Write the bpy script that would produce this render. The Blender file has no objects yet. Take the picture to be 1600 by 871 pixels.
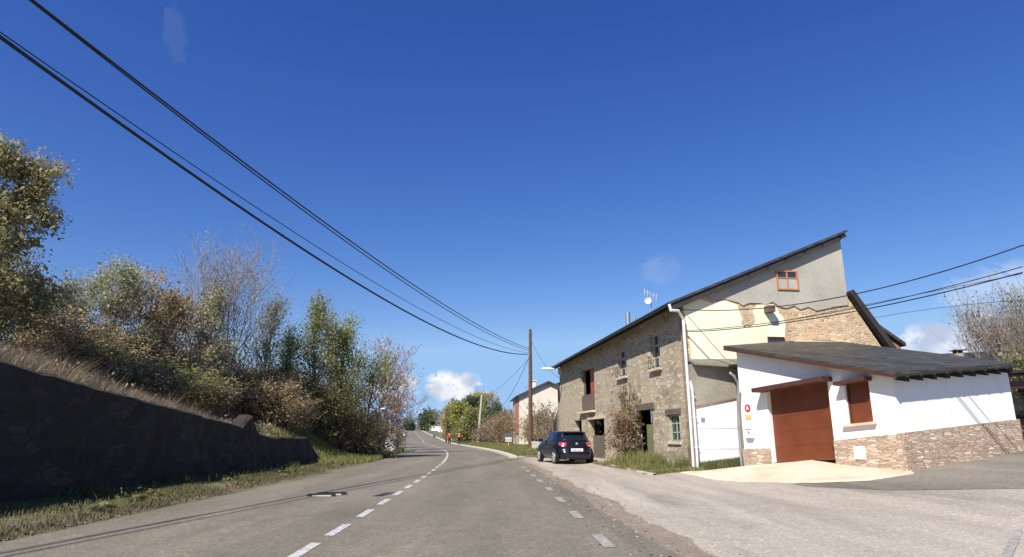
import bpy, bmesh, math, random
import numpy as np
from mathutils import Vector, Matrix
from mathutils.geometry import tessellate_polygon

# ------------------------------------------------------------------ camera, world, sun
scn = bpy.context.scene
PITCH = math.radians(13.77)
CAM = Vector((0.0, 0.0, 1.30))
cd = bpy.data.cameras.new('camera'); cam = bpy.data.objects.new('camera', cd)
scn.collection.objects.link(cam)
cam.location = CAM; cam.rotation_euler = (math.pi/2 + PITCH, 0, 0)
cd.sensor_width = 36; cd.lens = 36*1000/1600; cd.clip_start = .05; cd.clip_end = 6000
scn.camera = cam

SUN_EL = 46; SUN_AZ = -148          # azimuth clockwise from +Y (north); sun is behind the camera on the left
sdir = Vector((math.sin(math.radians(SUN_AZ))*math.cos(math.radians(SUN_EL)),
               math.cos(math.radians(SUN_AZ))*math.cos(math.radians(SUN_EL)), math.sin(math.radians(SUN_EL))))
w = bpy.data.worlds.new('World'); scn.world = w; w.use_nodes = True
nt = w.node_tree; N = nt.nodes; L = nt.links; N.clear()
wo = N.new('ShaderNodeOutputWorld'); bg = N.new('ShaderNodeBackground'); sky = N.new('ShaderNodeTexSky')
sky.sky_type = 'NISHITA'; sky.sun_disc = False
sky.sun_elevation = math.radians(SUN_EL); sky.sun_rotation = math.radians(SUN_AZ)
sky.air_density = 1.0; sky.dust_density = 0.15; sky.ozone_density = 4.0; sky.altitude = 700
bg.inputs['Strength'].default_value = 0.10
hs = N.new('ShaderNodeHueSaturation'); hs.inputs['Saturation'].default_value = 1.10; hs.inputs['Value'].default_value = 1.0
tint = N.new('ShaderNodeMix'); tint.data_type = 'RGBA'; tint.blend_type = 'MULTIPLY'; tint.inputs[0].default_value = 1
L.new(sky.outputs[0], tint.inputs[6]); tint.inputs[7].default_value = (.77, .83, 1.13, 1); L.new(tint.outputs[2], hs.inputs['Color'])
# clouds: a few banks of cumulus low in the sky, placed by compass direction
# grade of the sky radiance, per channel (deeper zenith, softer blue towards the horizon)
sp = N.new('ShaderNodeSeparateColor'); L.new(hs.outputs[0], sp.inputs[0]); cb = N.new('ShaderNodeCombineColor')
for i_, (a_, g_) in enumerate(((1.06, 1.33), (.785, 1.21), (1.12, .82))):
    pw = N.new('ShaderNodeMath'); pw.operation = 'POWER'; L.new(sp.outputs[i_], pw.inputs[0]); pw.inputs[1].default_value = g_
    ml = N.new('ShaderNodeMath'); ml.operation = 'MULTIPLY'; L.new(pw.outputs[0], ml.inputs[0]); ml.inputs[1].default_value = a_
    mn = N.new('ShaderNodeMath'); mn.operation = 'MINIMUM'; L.new(ml.outputs[0], mn.inputs[0]); mn.inputs[1].default_value = (2.3, 3.9, 6.2)[i_]; L.new(mn.outputs[0], cb.inputs[i_])
geo = N.new('ShaderNodeTexCoord')
def vdir(u, v):
    x = (u-800)/1000; y = -(v-435.5)/1000
    d = Vector((x, math.cos(PITCH)-y*math.sin(PITCH), math.sin(PITCH)+y*math.cos(PITCH))); d.normalize(); return d
nz = N.new('ShaderNodeTexNoise'); nz.inputs['Scale'].default_value = 48; nz.inputs['Detail'].default_value = 8; nz.inputs['Roughness'].default_value = .62
L.new(geo.outputs['Generated'], nz.inputs['Vector'])
prev = None
def M(op, a, b=None, c=None, clamp=False):
    n = N.new('ShaderNodeMath'); n.operation = op; n.use_clamp = clamp
    for i, x in enumerate((a, b, c)):
        if x is None: continue
        if isinstance(x, (int, float)): n.inputs[i].default_value = x
        else: L.new(x, n.inputs[i])
    return n.outputs[0]
def blob(u, v, ru, rv, amp, thr=.5):
    c = vdir(u, v)
    sub = N.new('ShaderNodeVectorMath'); sub.operation = 'SUBTRACT'; L.new(geo.outputs['Generated'], sub.inputs[0]); sub.inputs[1].default_value = c
    scv = N.new('ShaderNodeVectorMath'); scv.operation = 'MULTIPLY'; L.new(sub.outputs[0], scv.inputs[0])
    scv.inputs[1].default_value = (1000/ru, 300/ru, 1000/rv)
    ln = N.new('ShaderNodeVectorMath'); ln.operation = 'LENGTH'; L.new(scv.outputs[0], ln.inputs[0])
    f = M('SUBTRACT', 1.0, ln.outputs['Value'])                    # 1 centre .. 0 rim
    f2 = M('ADD', f, M('MULTIPLY', M('SUBTRACT', nz.outputs['Fac'], .5), 3.4))
    f3 = M('MULTIPLY', f2, 3.6, clamp=True)
    g = M('MULTIPLY', f, 2.5, clamp=True)
    return M('MULTIPLY', M('MULTIPLY', f3, g), amp)
blobs = [(694, 604, 34, 27, 1.0), (724, 607, 42, 27, 1.0), (614, 606, 44, 30, .95), (735, 640, 110, 22, .2),
         (1480, 536, 76, 32, .8), (1575, 462, 70, 46, .35), (1033, 421, 40, 26, .09), (1420, 545, 120, 22, .2),
         (272, 50, 16, 50, .035)]
for b in blobs:
    o = blob(*b)
    prev = o if prev is None else M('MAXIMUM', prev, o)
mx = N.new('ShaderNodeMix'); mx.data_type = 'RGBA'
L.new(prev, mx.inputs[0]); L.new(cb.outputs[0], mx.inputs[6]); cr_ = N.new('ShaderNodeValToRGB'); cr_.color_ramp.elements[0].position = .38; cr_.color_ramp.elements[0].color = (3.9, 4.2, 5.2, 1); cr_.color_ramp.elements[1].position = .6; cr_.color_ramp.elements[1].color = (6.6, 6.7, 7.0, 1)
nz2 = N.new('ShaderNodeTexNoise'); nz2.inputs['Scale'].default_value = 30; nz2.inputs['Detail'].default_value = 5; L.new(geo.outputs['Generated'], nz2.inputs['Vector'])
L.new(nz2.outputs['Fac'], cr_.inputs[0]); L.new(cr_.outputs[0], mx.inputs[7])
L.new(mx.outputs[2], bg.inputs[0]); L.new(bg.outputs[0], wo.inputs[0])

sl = bpy.data.lights.new('sun', 'SUN'); so = bpy.data.objects.new('sun', sl); scn.collection.objects.link(so)
sl.energy = 4.8; sl.angle = math.radians(.53); sl.color = (1, .955, .88)
so.rotation_euler = (-sdir).to_track_quat('-Z', 'Y').to_euler()
scn.view_settings.view_transform = 'Standard'; scn.view_settings.look = 'None'
scn.view_settings.gamma = 1; scn.view_settings.exposure = 0.55
scn.view_settings.use_curve_mapping = False

# ------------------------------------------------------------------ helpers
COL = scn.collection
R = math.radians
def ray(u, v):
    x = (u-800)/1000; y = -(v-435.5)/1000
    return Vector((x, math.cos(PITCH)-y*math.sin(PITCH), math.sin(PITCH)+y*math.cos(PITCH)))
def P(u, v, Y):
    r = ray(u, v); return CAM + r*(Y/r.y)

def sstep(t):
    t = np.clip(t, 0, 1); return t*t*(3-2*t)

def tag(o, label=None, cat=None, group=None, kind=None):
    if label: o['label'] = label
    if cat: o['category'] = cat
    if group: o['group'] = group
    if kind: o['kind'] = kind
    return o
def empty(name, loc=(0, 0, 0), rz=0, **k):
    o = bpy.data.objects.new(name, None); COL.objects.link(o); o.location = loc; o.rotation_euler = (0, 0, rz)
    o.empty_display_size = .2
    return tag(o, **k)
def link(name, me, mat=None, parent=None, **k):
    o = bpy.data.objects.new(name, me); COL.objects.link(o)
    if mat is not None:
        for m in (mat if isinstance(mat, (list, tuple)) else [mat]): me.materials.append(m)
    if parent is not None: o.parent = parent
    return tag(o, **k)

class MB:
    """collects shapes of one object in world (or parent-local) metres, with metre UVs"""
    def __init__(s): s.v = []; s.f = []; s.uv = []; s.mi = []
    def face(s, pts, uvs=None, mi=0):
        b = len(s.v); s.v += [tuple(p) for p in pts]; s.f.append(tuple(range(b, b+len(pts))))
        if uvs is None:
            n = Vector((0, 0, 0)); P0 = Vector(pts[0])
            for i in range(1, len(pts)-1): n += (Vector(pts[i])-P0).cross(Vector(pts[i+1])-P0)
            ax = max(range(3), key=lambda i: abs(n[i]))
            uvs = [((p[1], p[2]), (p[0], p[2]), (p[0], p[1]))[ax] for p in pts]
        s.uv += [tuple(q) for q in uvs]; s.mi.append(mi)
    def box(s, c, d, rz=0, mi=0, M4=None):
        x, y, z = d[0]/2, d[1]/2, d[2]/2
        m = Matrix.Translation(c) @ (Matrix.Rotation(rz, 4, 'Z') if M4 is None else M4)
        q = [m @ Vector((i*x, j*y, k*z)) for k in (-1, 1) for j in (-1, 1) for i in (-1, 1)]
        for a in ((0, 2, 3, 1), (4, 5, 7, 6), (0, 1, 5, 4), (2, 6, 7, 3), (0, 4, 6, 2), (1, 3, 7, 5)): s.face([q[i] for i in a], mi=mi)
    def hexa(s, q, mi=0):     # 8 points: bottom 4 ccw, top 4 ccw
        for a in ((3, 2, 1, 0), (4, 5, 6, 7), (0, 1, 5, 4), (1, 2, 6, 5), (2, 3, 7, 6), (3, 0, 4, 7)): s.face([q[i] for i in a], mi=mi)
    def prism(s, pts, off, mi=0, uvs=None):   # planar polygon extruded by vector off
        pts = [Vector(p) for p in pts]; off = Vector(off); n = len(pts)
        tris = tessellate_polygon([pts])
        for t in tris:
            s.face([pts[i] for i in t], [uvs[i] for i in t] if uvs else None, mi)
            s.face([pts[i]+off for i in reversed(t)], [uvs[i] for i in reversed(t)] if uvs else None, mi)
        for i in range(n):
            j = (i+1) % n; s.face([pts[i], pts[j], pts[j]+off, pts[i]+off], mi=mi)
    def tube(s, pts, r, k=8, caps=True, mi=0):
        pts = [Vector(p) for p in pts]; rs = r if isinstance(r, (list, tuple)) else [r]*len(pts); rings = []
        for i, p in enumerate(pts):
            t = (pts[min(i+1, len(pts)-1)]-pts[max(i-1, 0)]).normalized()
            a = Vector((0, 0, 1)) if abs(t.z) < .9 else Vector((1, 0, 0))
            x = t.cross(a).normalized(); y = t.cross(x)
            rings.append([p + (x*math.cos(2*math.pi*j/k)+y*math.sin(2*math.pi*j/k))*rs[i] for j in range(k)])
        for i in range(len(rings)-1):
            for j in range(k):
                j2 = (j+1) % k; s.face([rings[i][j], rings[i][j2], rings[i+1][j2], rings[i+1][j]], mi=mi)
        if caps: s.face(rings[0][::-1], mi=mi); s.face(rings[-1], mi=mi)
    def disc(s, c, n, r, th, k=24, mi=0):
        n = Vector(n).normalized(); s.tube([Vector(c)-n*th/2, Vector(c)+n*th/2], r, k, mi=mi)
    def build(s, name, mat, parent=None, smooth=False, bevel=0, weld=False, **k):
        me = bpy.data.meshes.new(name); me.from_pydata(s.v, [], s.f)
        uvl = me.uv_layers.new(name='UVMap'); uvl.data.foreach_set('uv', [c for q in s.uv for c in q])
        me.polygons.foreach_set('material_index', s.mi)
        bm = bmesh.new(); bm.from_mesh(me)
        bmesh.ops.remove_doubles(bm, verts=bm.verts, dist=1e-4)
        bmesh.ops.recalc_face_normals(bm, faces=bm.faces)
        bm.to_mesh(me); bm.free()
        if smooth: me.polygons.foreach_set('use_smooth', [True]*len(me.polygons))
        o = link(name, me, mat, parent, **k)
        if bevel:
            b = o.modifiers.new('b', 'BEVEL'); b.width = bevel; b.segments = 2; b.limit_method = 'ANGLE'
        return o

# ---- materials
def newmat(name):
    m = bpy.data.materials.new(name); m.use_nodes = True; t = m.node_tree; t.nodes.clear()
    o = t.nodes.new('ShaderNodeOutputMaterial'); b = t.nodes.new('ShaderNodeBsdfPrincipled'); t.links.new(b.outputs[0], o.inputs[0])
    return m, t, b
def nn(t, kind, **k):
    n = t.nodes.new(kind)
    for a, v in k.items():
        if a.startswith('_'): setattr(n, a[1:], v)
        else: n.inputs[a.replace('9', ' ')].default_value = v
    return n
def ramp(t, fac, stops, interp='LINEAR'):
    r = t.nodes.new('ShaderNodeValToRGB'); r.color_ramp.interpolation = interp
    e = r.color_ramp.elements
    while len(e) < len(stops): e.new(.5)
    for i, (p, c) in enumerate(stops): e[i].position = p; e[i].color = (*c, 1) if len(c) == 3 else c
    t.links.new(fac, r.inputs[0]); return r.outputs[0]
def mixc(t, f, a, b, mode='MIX'):
    n = t.nodes.new('ShaderNodeMix'); n.data_type = 'RGBA'; n.blend_type = mode
    for i, x in ((0, f), (6, a), (7, b)):
        if isinstance(x, (int, float)): n.inputs[i].default_value = x
        elif isinstance(x, tuple): n.inputs[i].default_value = (*x, 1) if len(x) == 3 else x
        else: t.links.new(x, n.inputs[i])
    return n.outputs[2]
def coords(t, uv=False, scale=(1, 1, 1)):
    c = t.nodes.new('ShaderNodeTexCoord'); mp = t.nodes.new('ShaderNodeMapping'); mp.inputs['Scale'].default_value = scale
    t.links.new(c.outputs['UV' if uv else 'Object'], mp.inputs[0]); return mp.outputs[0]
def noise(t, vec, scale, detail=5, rough=.55, dist=0):
    n = nn(t, 'ShaderNodeTexNoise', Scale=scale, Detail=detail, Roughness=rough, Distortion=dist); t.links.new(vec, n.inputs['Vector']); return n.outputs['Fac']
def bump(t, b, h, s, d=.02):
    n = nn(t, 'ShaderNodeBump', Strength=s, Distance=d); t.links.new(h, n.inputs['Height']); t.links.new(n.outputs[0], b.inputs['Normal'])

def plain(name, c, rough=.6, metal=0, var=.12, scale=3.0, bumps=0, coat=0, uv=False):
    m, t, b = newmat(name); v = coords(t, uv)
    n = noise(t, v, scale, 6, .6)
    lo = tuple(x*(1-var) for x in c); hi = tuple(min(1, x*(1+var)) for x in c)
    col = ramp(t, n, [(.3, lo), (.7, hi)])
    t.links.new(col, b.inputs['Base Color']); b.inputs['Roughness'].default_value = rough; b.inputs['Metallic'].default_value = metal
    b.inputs['Coat Weight'].default_value = coat
    if bumps: bump(t, b, noise(t, v, scale*12, 4), bumps, .01)
    return m
def blotch(name, stops, scale=1.2, scale2=18, rough=.9, bs=.4, uv=False, sc=(1, 1, 1), fine=.25, bd=.02):
    """large stains + fine grain"""
    m, t, b = newmat(name); v = coords(t, uv, sc)
    n1 = noise(t, v, scale, 8, .62); n2 = noise(t, v, scale2, 5, .6)
    c = ramp(t, n1, stops)
    g = ramp(t, n2, [(.25, (1-fine,)*3), (.75, (1+fine*.6,)*3)])
    c = mixc(t, 1.0, c, g, 'MULTIPLY')
    t.links.new(c, b.inputs['Base Color']); b.inputs['Roughness'].default_value = rough
    bump(t, b, n2, bs, bd); return m
def masonry(name, cols, mortar, cell=(.35, .14), mw=.06, bs=.8, stain=None, uv=True, jitter=1.0, stain_amt=.4, wob_=.05):
    """rubble or ledge stone courses: stretched voronoi cells in wall metres"""
    m, t, b = newmat(name); v0 = coords(t, uv)
    nz_ = nn(t, 'ShaderNodeTexNoise', Scale=1.8, Detail=4); t.links.new(v0, nz_.inputs['Vector'])
    wob = t.nodes.new('ShaderNodeVectorMath'); wob.operation = 'MULTIPLY_ADD'
    t.links.new(nz_.outputs['Color'], wob.inputs[0]); wob.inputs[1].default_value = (wob_*1.5, wob_, 0); t.links.new(v0, wob.inputs[2])
    mp = t.nodes.new('ShaderNodeMapping'); mp.inputs['Scale'].default_value = (1/cell[0], 1/cell[1], 1); t.links.new(wob.outputs[0], mp.inputs[0])
    vo = nn(t, 'ShaderNodeTexVoronoi', Scale=1.0, Randomness=jitter, _voronoi_dimensions='2D'); t.links.new(mp.outputs[0], vo.inputs['Vector'])
    ve = nn(t, 'ShaderNodeTexVoronoi', Scale=1.0, Randomness=jitter, _voronoi_dimensions='2D', _feature='DISTANCE_TO_EDGE'); t.links.new(mp.outputs[0], ve.inputs['Vector'])
    sep = t.nodes.new('ShaderNodeSeparateColor'); t.links.new(vo.outputs['Color'], sep.inputs[0])
    k = len(cols); col = ramp(t, sep.outputs[0], [(i/(k-1), c) for i, c in enumerate(cols)])
    br = ramp(t, sep.outputs[1], [(0, (.7,)*3), (1, (1.25,)*3)])
    col = mixc(t, 1.0, col, br, 'MULTIPLY')
    g = noise(t, v0, 14, 6, .65); col = mixc(t, 1.0, col, ramp(t, g, [(.3, (.72,)*3), (.7, (1.2,)*3)]), 'MULTIPLY')
    e = ramp(t, ve.outputs['Distance'], [(0, (0,)*3), (mw, (0,)*3), (mw*2.2, (1,)*3)])
    gate = noise(t, v0, 1.1, 3)
    col = mixc(t, e, mortar, col)
    if stain:
        s = ramp(t, noise(t, v0, .5, 7, .6), [(.45, (0,)*3), (.62, (stain_amt,)*3)])
        col = mixc(t, s, col, stain)
    t.links.new(col, b.inputs['Base Color']); b.inputs['Roughness'].default_value = .92
    h = mixc(t, .75, g, e); bump(t, b, h, bs, .04); return m
def foliage(name, cols, rough=.6, trans=.35):
    m, t, b = newmat(name)
    gi = t.nodes.new('ShaderNodeNewGeometry')
    k = len(cols); c = ramp(t, gi.outputs['Random Per Island'], [(i/(k-1), q) for i, q in enumerate(cols)])
    v = coords(t); big = ramp(t, noise(t, v, .45, 3), [(.3, (.7,)*3), (.7, (1.3,)*3)])
    c = mixc(t, 1.0, c, big, 'MULTIPLY')
    t.links.new(c, b.inputs['Base Color']); b.inputs['Roughness'].default_value = rough
    tr = t.nodes.new('ShaderNodeBsdfTranslucent'); t.links.new(c, tr.inputs[0])
    ms = t.nodes.new('ShaderNodeMixShader'); ms.inputs[0].default_value = trans
    t.links.new(b.outputs[0], ms.inputs[1]); t.links.new(tr.outputs[0], ms.inputs[2])
    t.links.new(ms.outputs[0], [n for n in t.nodes if n.type == 'OUTPUT_MATERIAL'][0].inputs[0])
    return m

MT = {}
MT['rubble'] = masonry('rubble stone', [(.30, .235, .155), (.48, .39, .26), (.50, .38, .24), (.37, .32, .25), (.55, .47, .34), (.44, .32, .21)], (.38, .32, .23), (.40, .13), .035, 1.0, (.47, .40, .29), stain_amt=.8, wob_=.11)
MT['gable_stone'] = masonry('gable brick rubble', [(.50, .30, .17), (.62, .44, .26), (.55, .38, .25), (.66, .52, .34), (.45, .26, .16)], (.60, .46, .30), (.26, .085), .06, .7, (.6, .45, .28))
MT['ledge'] = masonry('ledge stone cladding', [(.50, .31, .20), (.62, .47, .33), (.42, .33, .26), (.70, .60, .46), (.55, .38, .27), (.46, .33, .25), (.64, .46, .31)], (.34, .25, .18), (.30, .048), .05, .7, wob_=.012)
MT['shadestone'] = masonry('shade darkened retaining stone', [(.030, .022, .015), (.042, .031, .020), (.055, .038, .024), (.028, .023, .017)], (.026, .020, .014), (.42, .17), .04, .45, (.024, .019, .013), stain_amt=.85, wob_=.16)  # stone colours pulled near black, the wall's deep shade is in the albedo
MT['render'] = blotch('grey cement render', [(.3, (.37, .34, .28)), (.5, (.43, .395, .33)), (.7, (.48, .44, .37))], .9, 22, .9, .3)
MT['render2'] = blotch('rough cement render', [(.3, (.20, .18, .14)), (.5, (.30, .27, .21)), (.7, (.36, .33, .27))], .8, 16, .9, .5)
MT['cream'] = blotch('old cream plaster', [(.3, (.84, .72, .46)), (.5, (.88, .80, .56)), (.68, (.88, .84, .70))], .7, 12, .85, .3, fine=.08)
MT['white'] = blotch('white render', [(.3, (.82, .81, .79)), (.7, (.87, .86, .84))], .8, 20, .85, .15, fine=.04)
def whitewall():
    m, t, b = newmat('white render, splashed'); v = coords(t); uvv = coords(t, True, (1.3, .16, 1))
    n1 = noise(t, v, .8, 8, .62); st = noise(t, uvv, 3.0, 6, .6)
    c = ramp(t, n1, [(.3, (.80, .79, .76)), (.7, (.87, .86, .84))])
    c = mixc(t, 1.0, c, ramp(t, st, [(.28, (.86, .84, .80)), (.42, (1,)*3)]), 'MULTIPLY')
    t.links.new(c, b.inputs['Base Color']); b.inputs['Roughness'].default_value = .88; bump(t, b, noise(t, v, 30, 5), .25, .01); return m
MT['white'] = whitewall()
def slate(name, c, uv=True, w=.36, h=.21):
    m, t, b = newmat(name); v = coords(t, uv)
    br = nn(t, 'ShaderNodeTexBrick', Scale=1.0); br.offset = .5
    br.inputs['Brick Width'].default_value = w; br.inputs['Row Height'].default_value = h; br.inputs['Mortar Size'].default_value = .014
    br.inputs['Color1'].default_value = (*[x*.75 for x in c], 1); br.inputs['Color2'].default_value = (*[x*1.3 for x in c], 1); br.inputs['Mortar'].default_value = (*[x*.35 for x in c], 1)
    t.links.new(v, br.inputs['Vector'])
    col = mixc(t, 1.0, br.outputs['Color'], ramp(t, noise(t, v, 2.0, 7, .65), [(.3, (.85,)*3), (.7, (1.2, 1.18, 1.12))]), 'MULTIPLY')
    t.links.new(col, b.inputs['Base Color']); b.inputs['Roughness'].default_value = .6
    bump(t, b, mixc(t, .35, br.outputs['Color'], noise(t, v, 12, 4)), .6, .02); return m
MT['slate'] = slate('slate roof', (.056, .051, .040))
MT['slate_old'] = slate('old slate', (.05, .05, .05))
MT['tile'] = slate('terracotta tile', (.30, .14, .08))
MT['darkwood'] = plain('dark stained wood', (.075, .026, .016), .6, var=.3, scale=6, bumps=.2)
MT['rafterwood'] = plain('rafter wood', (.035, .018, .013), .7, var=.3, scale=6)
MT['oldwood'] = plain('weathered wood', (.13, .10, .075), .85, var=.3, scale=7, bumps=.4)
MT['eave'] = plain('black eave board', (.03, .026, .024), .8, var=.3)
MT['greendoor'] = blotch('faded green paint', [(.3, (.12, .15, .055)), (.7, (.20, .22, .10))], 2, 14, .8, .3)
MT['greenframe'] = plain('pale green paint', (.30, .38, .28), .7)
MT['winframe'] = plain('grey white window paint', (.42, .42, .37), .7)
MT['orange'] = plain('varnished orange pine', (.52, .20, .07), .5, var=.15)
MT['red'] = plain('red brown paint', (.36, .07, .025), .6)
MT['greyshut'] = plain('grey roller shutter', (.42, .40, .35), .6)
def pane(name, c=(.03, .04, .05)):
    m, t, b = newmat(name); b.inputs['Base Color'].default_value = (*c, 1); b.inputs['Roughness'].default_value = .08; b.inputs['Specular IOR Level'].default_value = .7
    return m
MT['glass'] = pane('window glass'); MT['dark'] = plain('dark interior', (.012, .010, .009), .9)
MT['metalwhite'] = blotch('white painted sheet steel', [(.3, (.80, .80, .79)), (.6, (.86, .86, .85)), (.8, (.72, .66, .6))], 1.0, 9, .5, .1, fine=.05)
MT['pipe'] = plain('white plastic pipe', (.72, .71, .70), .4, var=.08)
MT['greypipe'] = plain('grey zinc pipe', (.34, .34, .35), .4, .4)
MT['steel'] = plain('grey galvanised steel', (.45, .45, .44), .4, .7)
MT['rust'] = plain('rusty edge', (.30, .12, .05), .8, var=.4, scale=9)
MT['black'] = plain('black rubber', (.015, .015, .016), .7)
MT['wire'] = plain('black cable', (.008, .008, .012), .6)
MT['blackish'] = plain('near black plastic', (.02, .02, .022), .4)
MT['polewood'] = plain('creosoted pole wood', (.12, .065, .04), .85, var=.35, scale=5, bumps=.4)
MT['concrete_pole'] = plain('concrete pole', (.42, .38, .32), .85)
MT['signred'] = plain('sign red', (.60, .03, .03), .4, var=.03)
MT['signwhite'] = plain('sign white', (.80, .80, .78), .4, var=.03)
MT['signorange'] = plain('sign orange', (.85, .38, .10), .5, var=.06)
MT['signblue'] = plain('sign blue', (.06, .10, .22), .4, var=.05)
MT['signyellow'] = plain('sign cream', (.60, .57, .38), .5, var=.05)
MT['beige'] = blotch('beige house render', [(.3, (.66, .57, .46)), (.7, (.74, .66, .55))], .4, 9, .9, .2, fine=.08)
MT['brick'] = plain('red brown brick', (.42, .17, .10), .9, var=.25, scale=2)
MT['bark'] = plain('bark', (.15, .115, .085), .95, var=.35, scale=6, bumps=.6)
MT['barkgrey'] = plain('pale grey bark', (.27, .23, .205), .95, var=.3, scale=6, bumps=.5)
MT['twigred'] = plain('reddish twigs', (.21, .125, .095), .95, var=.35, scale=3)
MT['twigtan'] = plain('tan dead twigs', (.27, .185, .12), .95, var=.3, scale=3)
MT['skin'] = plain('skin', (.50, .28, .20), .6)
MT['cloth_red'] = plain('red jacket cloth', (.42, .06, .055), .8); MT['cloth_dark'] = plain('dark trousers', (.02, .02, .03), .85)
MT['cloth_orange'] = plain('orange red pack cloth', (.60, .15, .09), .8)
# car paint
def carpaint():
    m, t, b = newmat('dark blue car paint'); v = coords(t)
    t.links.new(ramp(t, noise(t, v, 2, 3), [(.3, (.004, .006, .014)), (.7, (.006, .009, .020))]), b.inputs['Base Color'])
    b.inputs['Roughness'].default_value = .35; b.inputs['Coat Weight'].default_value = .45; b.inputs['Coat Roughness'].default_value = .08; b.inputs['Specular IOR Level'].default_value = .3
    return m
MT['paint'] = carpaint(); MT['carglass'] = pane('tinted car glass', (.012, .016, .022))
def lens(name, c):
    m, t, b = newmat(name); b.inputs['Base Color'].default_value = (*c, 1); b.inputs['Roughness'].default_value = .15; b.inputs['Coat Weight'].default_value = 1
    return m
MT['taillens'] = lens('red tail lamp lens', (.50, .03, .05)); MT['revlens'] = lens('clear lamp lens', (.7, .68, .7))
MT['alloy'] = plain('silver alloy', (.68, .68, .68), .3, .6)

# ------------------------------------------------------------------ ground shape
def smooth_tab(ys, vs, sig):
    Y = np.arange(-60, 3000, 1.0); V = np.interp(Y, ys, vs)
    k = np.arange(-4*sig, 4*sig+1); g = np.exp(-k**2/(2.0*sig*sig)); g /= g.sum()
    Vp = np.pad(V, (4*sig, 4*sig), mode='edge'); return Y, np.convolve(Vp, g, 'valid')
_cy, _cx = smooth_tab([-60, -10, 8, 20, 32, 43, 55, 70, 88, 105, 125, 150, 200, 300, 400, 3000],
                      [-.6, -1.98, -2.38, -2.74, -3.3, -4.15, -5.4, -7.7, -10.8, -14, -16.9, -20.5, -29, -45, -70, -600], 3)
_zy, _zz = smooth_tab([-60, 88, 110, 150, 220, 300, 420, 3000], [0, 0, .15, .56, 1.85, 3.45, 3.0, -2], 8)
def cx(y): return np.interp(y, _cy, _cx)
def zr(y): return np.interp(y, _zy, _zz)
def wallx(y): return np.interp(y, [-60, -10, 11.8, 21.5, 28, 34], [-11, -9.8, -8.9, -8.55, -8.7, -9.4])
FO = Vector((6.22, 23.0)); FD = Vector((-.127, .992)).normalized()
def facx(y): return FO.x + (y-FO.y)*FD.x/FD.y
def bankx(y): return np.where(y < 29, wallx(y)-.15, np.interp(y, [29, 33, 40, 3000], [0, 1, 1, 1])*(cx(y)-5.2) + (1-np.interp(y, [29, 33, 40, 3000], [0, 1, 1, 1]))*(wallx(y)-.15))
def zg(x, y):
    x = np.asarray(x, float); y = np.asarray(y, float); x, y = np.broadcast_arrays(x, y)
    z = zr(y).copy(); dx = x - cx(y)
    # left verge, retained bank and hillside
    z += .10*sstep((-dx-3.9)/1.2)
    d = bankx(y) - x
    wv = np.interp(y, [0, 27.5, 31, 45, 80], [.12, .12, 2.5, 4, 6])
    Hh = np.interp(y, [-60, 0, 11.8, 21.5, 28, 33, 50, 80, 120, 200, 400], [3.4, 3.1, 2.2, 1.0, .72, .95, 1.2, 1.1, .6, .3, 0])
    z += Hh*sstep(d/wv)
    rise = np.interp(y, [0, 16, 25, 40, 80, 150, 300], [.33, .33, .28, .2, .08, .02, 0])
    z += rise*np.clip(d, 0, 14) + .02*rise*np.clip(d-14, 0, 120)
    # right: side street climbs away, building apron, raised verge further on
    z += .11*np.clip(x-6.5, 0, 28)*sstep((y-4)/8)*sstep((60-y)/25)
    z += .14*sstep((x-(facx(y)-2.2))/1.8)*sstep((y-20)/2)*sstep((44-y)/4)
    z += .28*sstep((dx-4.2)/3)*sstep((y-42)/9)*sstep((250-y)/100)
    return z
def zg1(x, y): return float(zg(x, y))
def G(x, y, dz=0): return Vector((x, y, zg1(x, y)+dz))

def sheet(name, rows, mat, dz=0, uv=None, **k):
    """rows: list of lists of (x, y), same length"""
    A = np.array(rows, float); n, m = A.shape[:2]
    Z = zg(A[..., 0], A[..., 1]) + (dz(A[..., 0], A[..., 1]) if callable(dz) else dz)
    V = np.dstack([A[..., 0], A[..., 1], Z]).reshape(-1, 3)
    idx = np.arange(n*m).reshape(n, m)
    F = np.stack([idx[:-1, :-1], idx[:-1, 1:], idx[1:, 1:], idx[1:, :-1]], -1).reshape(-1, 4)
    me = bpy.data.meshes.new(name); me.from_pydata(V.tolist(), [], F.tolist())
    me.polygons.foreach_set('use_smooth', [True]*len(F)); 
    o = link(name, me, mat, **k)
    if me.polygons[0].normal.z < 0: me.flip_normals()
    return o

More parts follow.
